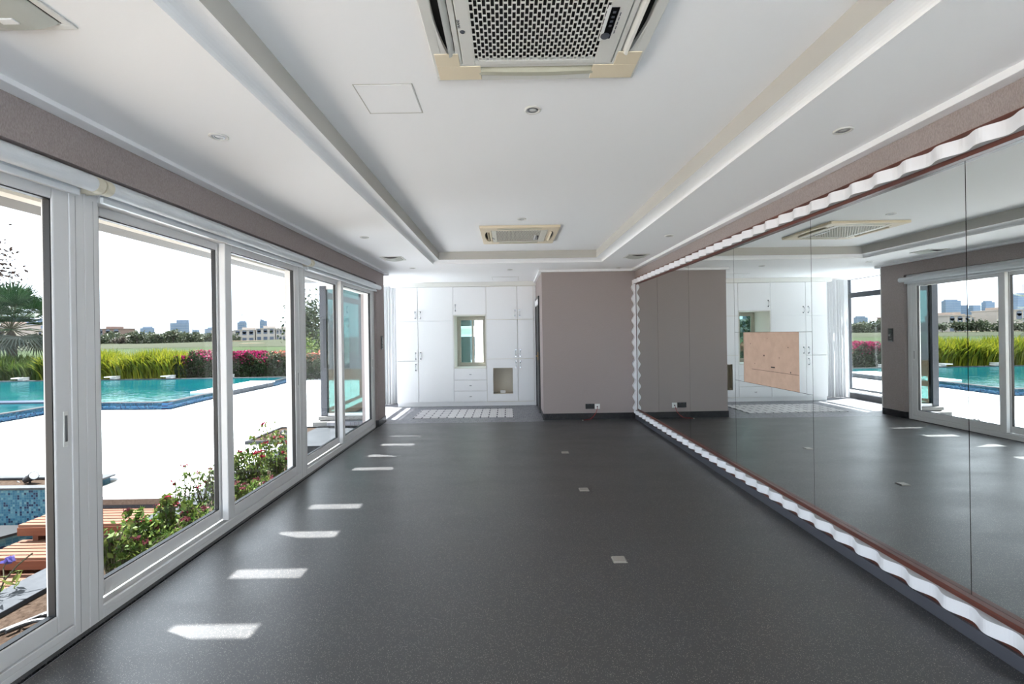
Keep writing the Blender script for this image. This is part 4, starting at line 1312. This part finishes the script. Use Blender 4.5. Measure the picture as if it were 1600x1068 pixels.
MB().lathe([(0.125, 0.0), (0.125, 0.045), (0.112, 0.055), (0.085, 0.052), (0.08, 0.04)], (-3.22, 2.62, -0.335), 32).build('rim', M['lightgrey'], r, smooth=False)
MB().lathe([(0.082, 0.042), (0.05, 0.046), (0.0001, 0.048)], (-3.22, 2.62, -0.335), 24).build('lens', M['lens'], r)

# ------------------------------------------------------------------ planter plants
def plant(x, y, z, h, spread, stems, seed, label, leafsize=0.05, petals='petal', perstem=15, headsize=0.026):
    R = random.Random(seed)
    r = thing('flowering_plant', label, 'plant', (x, y, z), 'flowering plants in the bed along the house')
    ms = MB(); LP, tips = [], []
    for s in range(stems):
        a = R.uniform(0, 2 * PI); q = spread * (R.random() ** 0.6)
        hh = h * R.uniform(0.55, 1.0)
        p0 = Vector((x + R.uniform(-.03, .03), y + R.uniform(-.03, .03), z))
        p3 = Vector((x + q * math.cos(a), y + q * math.sin(a), z + hh))
        p1 = p0 + Vector((0.25 * (p3.x - p0.x), 0.25 * (p3.y - p0.y), hh * 0.45))
        p2 = p0 + Vector((0.65 * (p3.x - p0.x), 0.65 * (p3.y - p0.y), hh * 0.8))
        pts = [p0, p1, p2, p3]
        ms.tube(pts, [0.006, 0.005, 0.004, 0.003], 5)
        for k in range(perstem):
            t = R.uniform(0.2, 1.0) * 3
            i = min(2, int(t)); pt = pts[i].lerp(pts[i + 1], t - i)
            LP.append(pt + Vector((R.gauss(0, .034), R.gauss(0, .034), R.gauss(0, .014))))
        for k in range(5):
            LP.append(p3 + Vector((R.gauss(0, .018), R.gauss(0, .018), R.uniform(-.03, .005))))
        tips.append(p3)
    ms.build('stems', M['stem'], r)
    V, F = leaf_cloud(LP, leafsize, 0.5, tilt=(0, 0, 0.5))
    npmesh('leaves', V, F, M['plant_leaf'], r, (x, y, z), kind='stuff')
    FP = []
    for t in tips:
        if R.random() < 0.28:
            for k in range(14):
                FP.append(t + Vector((R.gauss(0, headsize * .55), R.gauss(0, headsize * .55), 0.012 + R.gauss(0, headsize * .3))))
    if FP:
        V, F = leaf_cloud(FP, headsize, 0.8)
        npmesh('blossom', V, F, M[petals], r, (x, y, z), kind='stuff')
    return r
spec = [
    # x, y, h, spread, stems, leaf, petals
    (-3.05, 3.47, 0.44, 0.15, 18, 0.05, 'petal_pale', 'bushy green plant hard against the wide white post'),
    (-3.16, 3.73, 0.31, 0.12, 14, 0.055, 'petal', 'leafy plant with a big crimson bloom, second from the wide post'),
    (-3.1, 3.76, 0.44, 0.07, 8, 0.06, 'petal_pale', 'tall leafy plant with one dusky bloom, before the wooden steps'),
    (-2.95, 3.66, 0.26, 0.18, 14, 0.045, 'petal_pale', 'low yellow-green plant along the sill beside the tall dusky-bloomed one'),
    (-3.1, 3.94, 0.27, 0.12, 12, 0.06, 'petal', 'yellow-green plant with a round red bloom before the step fascia'),
    (-3.18, 4.16, 0.38, 0.08, 7, 0.055, 'petal', 'upright plant with a crimson bloom touching the kerb'),
    (-3.08, 4.12, 0.44, 0.07, 8, 0.065, 'petal', 'tallest upright plant in the near pane, crimson head over the riser'),
    (-2.9, 3.93, 0.24, 0.2, 14, 0.042, 'petal_pale', 'creeping straggly plant along the sill under the crimson heads'),
    (-3.1, 4.41, 0.31, 0.12, 10, 0.05, 'petal_pale', 'sparse plant with a faded bloom halfway along the bed'),
    (-3.22, 4.52, 0.58, 0.16, 6, 0.042, 'petal', 'open branching plant with red tips above the kerb'),
    (-3.1, 4.59, 0.52, 0.2, 10, 0.042, 'petal', 'branching plant with a crimson head near the narrow stile'),
    (-2.85, 4.3, 0.28, 0.22, 16, 0.042, 'petal_pale', 'creeping plant along the sill just before the narrow stile'),
    (-3.1, 4.8, 0.52, 0.16, 9, 0.045, 'petal_pale', 'tall branching plant just before the narrow stile'),
    (-3.12, 5.27, 0.5, 0.22, 22, 0.045, 'petal_pale', 'dense bush with dusky heads just past the narrow stile'),
    (-3.02, 5.35, 0.55, 0.24, 30, 0.048, 'petal', 'large dense bush with crimson heads in the far pane'),
    (-3.12, 5.82, 0.8, 0.16, 12, 0.045, 'petal', 'tallest planter bush, red head above the terrace edge'),
    (-2.8, 4.87, 0.36, 0.26, 30, 0.045, 'petal_pale', 'low bright green bush close to the sill in the far pane'),
    (-2.95, 5.75, 0.52, 0.26, 30, 0.048, 'petal', 'broad green bush with a red bloom low in the far pane'),
    (-2.98, 6.18, 0.62, 0.18, 14, 0.045, 'petal', 'bush with red heads against the far door stile'),
]
for i, (x, y, h, sp_, ns, ls, pt, lb) in enumerate(spec):
    plant(x, y, -0.336, h, sp_, ns, 40 + i, lb, ls, pt)
# violet flower stalk outside the kerb
r = thing('violet_flower', 'thin stalk with a violet flower by the kerb at the picture edge', 'plant', (-3.66, 3.22, -0.30))
m = MB(); m.tube([(-3.62, 3.2, -0.30), (-3.61, 3.24, -0.2), (-3.58, 3.30, -0.12), (-3.53, 3.36, -0.06)], 0.006, 5); m.tube([(-3.61, 3.24, -0.2), (-3.66, 3.28, -0.13), (-3.655, 3.3, -0.095)], 0.004, 5)
m.build('stems', M['stem'], r)
LP = [(-3.62 + random.gauss(0, .05), 3.25 + random.gauss(0, .05), random.uniform(-0.28, -0.08)) for k in range(18)]
V, F = leaf_cloud(LP, 0.10, 0.2, tilt=(0.6, 0, 0.6)); npmesh('leaves', V, F, M['plant_leaf'], r, (-3.66, 3.22, -0.30), kind='stuff')
LP = [(-3.655 + random.gauss(0, .012), 3.31 + random.gauss(0, .012), -0.085 + random.gauss(0, .008)) for k in range(16)]
V, F = leaf_cloud(LP, 0.045, 0.9); npmesh('blossom', V, F, M['petal_violet'], r, (-3.66, 3.22, -0.30), kind='stuff')

# ------------------------------------------------------------------ hedges
def grass_hedge(x0, x1, y0, y1, h, n, name, label, m, z0=-0.34):
    bx_ = rng.uniform(x0, x1, n); by = rng.uniform(y0, y1, n)
    # clumps
    cx = rng.uniform(x0, x1, n // 40); pick = rng.integers(0, len(cx), n)
    bx_ = np.where(rng.random(n) < 0.75, cx[pick] + rng.normal(0, .16, n), bx_)
    hh = h * (0.7 + 0.35 * rng.random(n)) * (0.85 + 0.15 * np.sin(bx_ * 2.3) * np.sin(bx_ * .7 + 1))
    ang = rng.uniform(0, 2 * PI, n); lean = h * (0.12 + 0.4 * rng.random(n) ** 1.5)
    dx, dy = np.cos(ang) * lean, np.sin(ang) * lean
    wd = 0.022 + 0.014 * rng.random(n)
    sx, sy = -np.sin(ang) * wd, np.cos(ang) * wd
    V = []
    for t, wv in ((0.0, 1.0), (0.4, 1.0), (0.75, 0.7), (1.0, 0.08)):
        px, py = bx_ + dx * t ** 2, by + dy * t ** 2
        pz = z0 + hh * (t - 0.18 * t ** 3 * (lean / h) * 2)
        V.append(np.stack([px + sx * wv, py + sy * wv, pz], 1)); V.append(np.stack([px - sx * wv, py - sy * wv, pz], 1))
    V = np.stack(V, 1).reshape(-1, 3)
    F = []
    b = np.arange(n) * 8
    for k in range(3):
        F.append(np.stack([b + 2 * k, b + 2 * k + 1, b + 2 * k + 3, b + 2 * k + 2], 1))
    F = np.stack(F, 1).reshape(-1, 4)
    o = npmesh(name, V, F, m, None, ((x0 + x1) / 2, (y0 + y1) / 2, z0))
    tag(o, label, 'hedge', 'hedges beyond the pool', 'stuff')
    return o
grass_hedge(-20.2, -14.5, 19.75, 21.3, 1.62, 9000, 'grass_hedge', 'yellow-green strappy grass hedge along the far pool edge', M['blade'])
grass_hedge(-27.0, -20.2, 19.75, 21.2, 1.45, 7000, 'grass_hedge', 'darker green strappy grass hedge below the fan palm', M['blade_green'])
def boug(x0, x1, label, bloom, seed, h=1.28):
    n = 11000
    r = thing('bougainvillea_hedge', label, 'hedge', ((x0 + x1) / 2, 20.5, -0.34), 'hedges beyond the pool')
    X = rng.uniform(x0, x1, n); t = rng.random(n)
    top = h * (0.88 + 0.10 * np.sin(X * 3.1 + seed) + 0.06 * np.sin(X * 7.7))
    Z = -0.34 + top * t ** 0.75
    Y = 19.75 + 1.5 * rng.random(n) ** 1.8 + 0.1 * np.sin(X * 5 + Z * 4)
    V, F = leaf_cloud(np.stack([X, Y, Z], 1), 0.085, 0.6)
    npmesh('foliage', V, F, M['leaf_dark'], r, r.location, kind='stuff')
    m = MB()
    k = int((x1 - x0) / 0.12)
    for i in range(k):
        xx = x0 + (x1 - x0) * (i + .5) / k + random.gauss(0, .03)
        m.tube([(xx, 20.2, -0.34), (xx + random.gauss(0, .1), 20.15, 0.2), (xx + random.gauss(0, .2), 20.3 + random.gauss(0, .2), 0.75)], [0.05, 0.04, 0.02], 5)
    m.box(x0, 20.35, -0.34, x1, 20.9, 0.62)
    m.build('woody_core', M['bark'], r)
    nf = 2600
    cx = rng.uniform(x0, x1, 26); pk = rng.integers(0, 26, nf)
    X = np.clip(cx[pk] + rng.normal(0, .28, nf), x0, x1)
    top = h * (0.88 + 0.10 * np.sin(X * 3.1 + seed) + 0.06 * np.sin(X * 7.7))
    Z = -0.34 + top * (1.02 - 0.14 * np.abs(rng.normal(0, 1, nf)))
    Y = 19.72 + 1.4 * rng.random(nf)
    V, F = leaf_cloud(np.stack([X, Y, Z], 1), 0.085, 0.9)
    npmesh('blossom', V, F, bloom, r, r.location, kind='stuff')
    return r
boug(-14.5, -10.6, 'bougainvillea hedge topped with magenta blossom behind the pool', M['bloom_pink'], 0.0)
boug(-10.6, -5.5, 'bougainvillea hedge topped with orange and coral blossom', M['bloom_orange'], 1.3)

# ------------------------------------------------------------------ palms and near trees
def fan_palm(x, y, zc, label, rad, seed, nf=26):
    R = random.Random(seed)
    r = thing('fan_palm', label, 'palm tree', (x, y, -0.4), 'fan palms behind the hedge')
    MB().tube([(x, y, -0.4), (x + .05, y, 0.6), (x, y, zc)], [0.22, 0.2, 0.16], 12).build('trunk', M['bark'], r)
    C = Vector((x, y, zc))
    for k in range(nf):
        az = 2 * PI * k * 0.381966 + R.uniform(-.2, .2)
        el = 1.35 - 2.05 * (k / (nf - 1)) + R.uniform(-.1, .1)
        d = Vector((math.cos(az) * math.cos(el), math.sin(az) * math.cos(el), math.sin(el)))
        L = rad * R.uniform(0.45, 0.62)
        tip = C + d * L
        dry = el < -0.25
        m = MB()
        m.cur = 0
        m.tube([C, C + d * L * .5 + Vector((0, 0, .04)), tip], [0.025, 0.02, 0.014], 5)
        side = d.cross(Vector((0, 0, 1)))
        if side.length < .05: side = Vector((1, 0, 0))
        side.normalize()
        nrm = side.cross(d).normalized()
        ns = 30
        FL = rad * R.uniform(0.48, 0.6)
        m.cur = 1
        for i in range(ns):
            t = (i + .5) / ns * 2 - 1
            a = t * 1.9
            dd = (d * math.cos(a) + side * math.sin(a) + nrm * 0.08).normalized()
            ln = FL * (1 - 0.18 * abs(t)) * R.uniform(.92, 1.05)
            wv = dd.cross(nrm).normalized() * 0.034
            p1 = tip + dd * ln * .55 + nrm * 0.02
            p2 = tip + dd * ln - Vector((0, 0, (.35 if dry else .10) * ln * R.uniform(.6, 1.2)))
            fold = nrm * 0.02
            m.add([tip, p1 + wv, p2, p1 - wv, p1 + fold], [(0, 1, 4), (1, 2, 4), (0, 4, 3), (4, 2, 3)])
        m.build('frond', [M['stem'], M['palm_dry'] if dry else M['palm']], r)
    return r
fan_palm(-23.9, 21.9, 2.1, 'big fan palm behind the hedge at the left picture edge', 2.4, 3, 34)

def broadleaf(x, y, z0, zt, rad, label, m, seed, n=2600, leaf=0.16, name='garden_tree', group=None, squash=1.0):
    R = np.random.default_rng(seed)
    r = thing(name, label, 'tree', (x, y, z0), group)
    hc = zt - z0
    MB().tube([(x, y, z0), (x + .05, y, z0 + hc * .3), (x, y, z0 + hc * .75)], [0.10, 0.08, 0.04], 8).build('trunk', M['bark'], r)
    k = 16
    c = R.normal(0, 1, (k, 3)); c /= np.linalg.norm(c, axis=1)[:, None]; c *= (R.random((k, 1)) ** .4) * 0.75
    pk = R.integers(0, k, n)
    P = c[pk] + R.normal(0, .27, (n, 3))
    P = P * np.array([rad, rad, hc * .42 * squash]) + np.array([x, y, z0 + hc * .60])
    V, F = leaf_cloud(P, leaf, 0.55)
    npmesh('crown', V, F, m, r, r.location, kind='stuff')
    return r
broadleaf(-11.4, 27.0, -1.0, 4.5, 1.5, 'dense green tree behind the hedge beside the glass bay', M['tree_leaf'], 5, 4200, 0.2)
broadleaf(-28.6, 24.2, -0.4, 7.6, 1.9, 'brown-leaved tree reaching in at the upper left picture edge', M['brown_leaf'], 6, 2200, 0.22)
broadleaf(-9.9, 23.0, -0.6, 1.55, 0.8, 'wispy pale shrub rising above the coral bougainvillea', M['plant_leaf'], 9, 500, 0.10, 'garden_shrub')

# ------------------------------------------------------------------ golf course, far trees, villas, towers
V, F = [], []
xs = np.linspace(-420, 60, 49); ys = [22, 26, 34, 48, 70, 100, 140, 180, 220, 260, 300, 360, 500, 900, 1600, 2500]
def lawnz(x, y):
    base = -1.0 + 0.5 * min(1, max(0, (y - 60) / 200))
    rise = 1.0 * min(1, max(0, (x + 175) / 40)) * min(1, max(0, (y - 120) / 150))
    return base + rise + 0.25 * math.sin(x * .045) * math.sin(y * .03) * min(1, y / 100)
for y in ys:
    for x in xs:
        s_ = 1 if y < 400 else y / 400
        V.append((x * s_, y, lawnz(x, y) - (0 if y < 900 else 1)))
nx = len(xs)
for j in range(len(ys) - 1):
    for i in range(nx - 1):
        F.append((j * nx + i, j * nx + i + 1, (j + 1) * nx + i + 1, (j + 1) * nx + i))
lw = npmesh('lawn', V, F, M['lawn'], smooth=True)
struct(lw)
V, F = [], []
for y in (118, 140, 170, 205, 240):
    for x in xs:
        V.append((x, y + 8 * math.sin(x * .05), lawnz(x, y + 8 * math.sin(x * .05)) + 0.12))
for j in range(4):
    for i in range(nx - 1):
        F.append((j * nx + i, j * nx + i + 1, (j + 1) * nx + i + 1, (j + 1) * nx + i))
npmesh('rough_band', V, F, M['rough'], lw, smooth=True, kind='structure')
for (x, y, rx, ry) in ((-126, 215, 7, 12), (-96, 170, 4, 5), (-240, 205, 18, 14), (-215, 215, 12, 10)):
    P = []
    m = MB()
    poly = [(x + rx * math.cos(a) * (1 + .2 * math.sin(3 * a)), y + ry * math.sin(a)) for a in [2 * PI * k / 18 for k in range(18)]]
    z = max(lawnz(px, py) for px, py in poly) + 0.12
    m.prism(poly, z - .6, z + .04)
    m.build('sand_bunker', M['sand'], lw, kind='structure')

def tan4(d): return math.tan(math.atan(d) + 2 * EPS)      # bearing of things seen by way of the mirror
# four crown shapes shared by the far row
protos = []
def far_tree_mesh(seed, n=420):
    R = np.random.default_rng(seed)
    k = 7
    c = R.normal(0, 1, (k, 3)); c /= np.linalg.norm(c, axis=1)[:, None]; c *= 0.6
    P = c[R.integers(0, k, n)] + R.normal(0, .26, (n, 3))
    P[:, 2] = P[:, 2] * 0.8
    P = P * np.array([3.3, 3.3, 3.6]) + np.array([0, 0, 3.4])
    P[:, 2] = np.maximum(P[:, 2], 0.4)
    return leaf_cloud(P, 0.95, 0.7)
fm = []
for s_ in range(4):
    V, F = far_tree_mesh(100 + s_)
    o = npmesh('crown', V, F, M['far_leaf'] if s_ < 3 else M['far_leaf2'])
    fm.append(o.data)
    bpy.data.objects.remove(o)
tk = MB().tube([(0, 0, -0.5), (0.1, 0, 2), (0, 0, 4.5)], [0.35, 0.28, 0.15], 6).build('trunk', M['bark'])
tkm = tk.data
bpy.data.objects.remove(tk)
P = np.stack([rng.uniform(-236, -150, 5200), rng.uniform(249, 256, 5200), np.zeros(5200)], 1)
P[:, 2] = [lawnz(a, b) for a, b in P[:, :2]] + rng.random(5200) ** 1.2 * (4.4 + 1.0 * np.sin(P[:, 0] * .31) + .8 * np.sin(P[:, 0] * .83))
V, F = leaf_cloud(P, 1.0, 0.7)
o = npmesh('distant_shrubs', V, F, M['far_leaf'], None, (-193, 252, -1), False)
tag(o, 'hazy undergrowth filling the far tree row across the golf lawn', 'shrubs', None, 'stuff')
def ordinal(n):
    return {1: 'first', 2: 'second', 3: 'third', 4: 'fourth', 5: 'fifth', 6: 'sixth', 7: 'seventh', 8: 'eighth', 9: 'ninth', 10: 'tenth', 11: 'eleventh', 12: 'twelfth', 13: 'thirteenth', 14: 'fourteenth', 15: 'fifteenth', 16: 'sixteenth', 17: 'seventeenth', 18: 'eighteenth', 19: 'nineteenth', 20: 'twentieth'}[n]
def far_tree(x, y, s_, kind, label, group):
    z = lawnz(x, y)
    r = thing('distant_tree', label, 'tree', (x, y, z - 0.2), group)
    for nm, me in (('trunk', tkm), ('crown', fm[kind])):
        o = bpy.data.objects.new(nm, me); COL.objects.link(o); o.parent = r
    r.scale = (s_ * 1.1, s_ * 1.1, s_)
    r.rotation_euler = (0, 0, random.uniform(0, 6))
R = random.Random(4)
for k in range(20):
    px = 158 + k * 9.4
    y = (240, 263, 286)[k % 3] + R.uniform(-2, 2)
    far_tree((px - 793 - 0) / 711 * y, y, R.uniform(.82, 1.25), R.choice([0, 1, 2, 2, 3, 0, 1]), 'hazy tree across the golf lawn, %s along the row right of the wide post' % ordinal(k + 1), 'far tree row across the golf lawn')
for k, px in enumerate((356, 372, 452, 466, 488)):
    y = 262
    far_tree((px - 793) / 711 * y, y, R.uniform(.4, .6), R.choice([0, 1, 2]), 'small bushy tree before the white villas, %s past the narrow stile' % ordinal(k + 1), 'trees in front of the villas')
for k, d in enumerate(tan4(q) for q in (.955, .985, 1.005, 1.03, 1.045, 1.075, 1.095, 1.11, 1.13, 1.15)):
    y = 170 + 9 * (k % 3)
    far_tree(-d * y + 4.5, y, R.uniform(.6, .85), R.choice([0, 1, 2]), 'tree before the pale villas seen in the mirror, %s from the dark bay post' % ordinal(k + 1), 'trees reflected in the mirror')

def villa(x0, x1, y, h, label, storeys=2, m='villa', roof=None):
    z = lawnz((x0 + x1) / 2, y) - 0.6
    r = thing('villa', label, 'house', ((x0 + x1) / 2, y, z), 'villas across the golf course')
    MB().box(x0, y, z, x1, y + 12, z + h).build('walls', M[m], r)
    MB().box(x0 - .3, y - .4, z + h, x1 + .3, y + 12.3, z + h + .5).build('parapet', M[m], r)
    a, b = x0 + (x1 - x0) * .3, x0 + (x1 - x0) * .62
    MB().box(a, y + 2, z + h + .5, b, y + 10, z + h + 1.9).build('roof_block', M[roof or m], r)
    n = max(3, int((x1 - x0) / 4.2))
    for s_ in range(storeys):
        for i in range(n):
            xx = x0 + (x1 - x0) * (i + .5) / n
            zz = z + h * (s_ + .22) / storeys
            hh = h / storeys * .52
            ww = (x1 - x0) / n * .30
            mm = MB().box(xx - ww, y - .08, zz, xx + ww, y + .3, zz + hh)
            if s_ == 1:      # arched head
                mm.tube([(xx, y - .08, zz + hh), (xx, y + .2, zz + hh)], ww, 14)
            f = mm.build('window', M['villawin'], r)
    return r
Y0 = 285
def xat(px, y): return (px - 793) / 711 * y
villa(xat(366, Y0), xat(398, Y0), Y0, 7.4, 'white two-storey villa left of centre in the far row, under the crane tower')
villa(xat(400, Y0), xat(429.5, Y0), Y0, 7.8, 'white villa with arched windows in the middle of the far row')
villa(xat(431.5, Y0), xat(446, Y0), Y0, 7.0, 'narrow pale villa right of the arched-window villa')
villa(xat(448.5, Y0), xat(476, Y0), Y0, 8.0, 'pale villa at the right end of the far row')
villa(xat(330, 300), xat(352, 300), 300, 7.5, 'pale villa half hidden by trees beside the narrow stile')
villa(xat(150, 300), xat(188, 300), 300, 9.8, 'flat brownish block beyond the trees right of the wide post', m='brownblock', roof='brownblock')
Y2 = 215
villa(4.4 - tan4(1.02) * Y2, 4.4 - tan4(.968) * Y2, Y2, 8.2, 'pale villa seen in the mirror beside the dark bay post', roof='villaroof')
villa(4.4 - tan4(1.075) * Y2, 4.4 - tan4(1.03) * Y2, Y2 + 10, 7.5, 'pale villa seen in the mirror behind the door stile', roof='villaroof')
villa(4.4 - tan4(1.16) * Y2, 4.4 - tan4(1.10) * Y2, Y2 + 5, 10.5, 'larger pale villa seen in the mirror near the palm', roof='villaroof')

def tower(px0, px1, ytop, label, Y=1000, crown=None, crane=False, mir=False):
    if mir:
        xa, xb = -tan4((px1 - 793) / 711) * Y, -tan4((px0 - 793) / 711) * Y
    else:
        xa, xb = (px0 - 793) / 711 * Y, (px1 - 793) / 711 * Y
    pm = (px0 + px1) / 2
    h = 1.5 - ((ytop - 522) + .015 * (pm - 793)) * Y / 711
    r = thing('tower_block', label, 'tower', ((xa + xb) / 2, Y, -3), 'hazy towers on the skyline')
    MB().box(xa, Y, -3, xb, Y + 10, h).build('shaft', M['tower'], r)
    m = MB(); n = max(3, int(h / 5))
    for k in range(1, n):
        z = h * k / n
        m.box(xa - .25, Y - .4, z, xb + .25, Y + 10.2, z + 1.3)
    m.build('floor_bands', M['towerband'], r, kind='stuff')
    w_ = xb - xa
    if crown == 'step':
        MB().box(xa + w_ * .35, Y + 2, h, xb, Y + 9, h * 1.16).build('upper_block', M['tower'], r)
    elif crown == 'curve':
        m = MB()
        poly = [(xa + w_ * .1, h)] + [(xa + w_ * (.1 + .9 * k / 8), h + (h * .09) * math.cos(k / 8 * PI / 2)) for k in range(9)] + [(xb, h)]
        N = len(poly)
        m.add([(x, Y, z) for x, z in poly] + [(x, Y + 10, z) for x, z in poly], [tuple(range(N))[::-1], tuple(range(N, 2 * N))] + [(i, (i + 1) % N, N + (i + 1) % N, N + i) for i in range(N)])
        m.build('curved_top', M['tower'], r)
    elif crown == 'slab':
        MB().box(xa + w_ * .1, Y + 4, h, xb - w_ * .1, Y + 8.5, h + 3).build('plant_room', M['towerband'], r)
    if crane:
        c = thing('tower_crane', 'thin tower crane rising from the %s' % ('slim tower by the narrow stile' if not mir else 'tall reflected tower at the picture edge'), 'crane', ((xa + xb) / 2, Y + 5, h + 3.0))
        h += 3.0
        xm = (xa + xb) / 2
        m = MB(); m.box(xm - .7, Y + 4, h, xm + .7, Y + 5.4, h + 18); m.build('mast', M['crane'], c)
        m = MB(); m.tube([(xm, Y + 4.7, h + 12), (xm + 10, Y + 4.7, h + 22)], .45, 4); m.build('jib', M['crane'], c)
        m = MB(); m.tube([(xm, Y + 4.7, h + 12), (xm - 4, Y + 4.7, h + 13)], .6, 4); m.build('counter_jib', M['crane'], c)
tower(219, 236, 512, 'low wide block on the skyline above the tree row', crown='slab')
tower(266, 291, 504, 'grey stepped apartment tower on the skyline between the door stiles', crown='step')
tower(320, 345, 513, 'long low block on the skyline at the narrow stile', crown='slab')
tower(371, 382, 503, 'slim unfinished tower with a crane on the skyline', crane=True, crown='slab')
tower(406, 414, 501, 'slim round-topped tower above the villas', crown='curve')
tower(427, 434, 512, 'small square block on the skyline above the villas')
tower(452, 459, 506, 'narrow tower at the right end of the villas', crown='curve')
tower(300, 307, 515, 'tiny distant block on the skyline right of the stepped tower')
tower(1475, 1499, 469, 'wide banded tower seen in the mirror beside the bay post', mir=True, crown='slab')
tower(1500, 1510, 476, 'narrow tower touching the wide one in the mirror', mir=True, Y=1050)
tower(1511, 1516, 481, 'slim low tower at the mirror seam', mir=True, Y=1080)
tower(1518, 1530, 476, 'tower half behind the reflected door stile', mir=True)
tower(1538, 1552, 471, 'square tower seen in the mirror between stile and palm', mir=True, crown='slab')
tower(1588, 1612, 457, 'tallest tower seen in the mirror at the picture edge', mir=True, crane=True)
m = MB()
r = thing('tower_crane', 'small lone tower crane on the skyline right of the stepped tower', 'crane', (xat(301, 990), 990, -3))
xm = xat(301, 990)
MB().box(xm - .5, 990, -3, xm + .5, 991, 24).build('mast', M['crane'], r)
MB().box(xm - 5, 990, 22, xm + 10, 990.8, 22.8).build('jib', M['crane'], r)
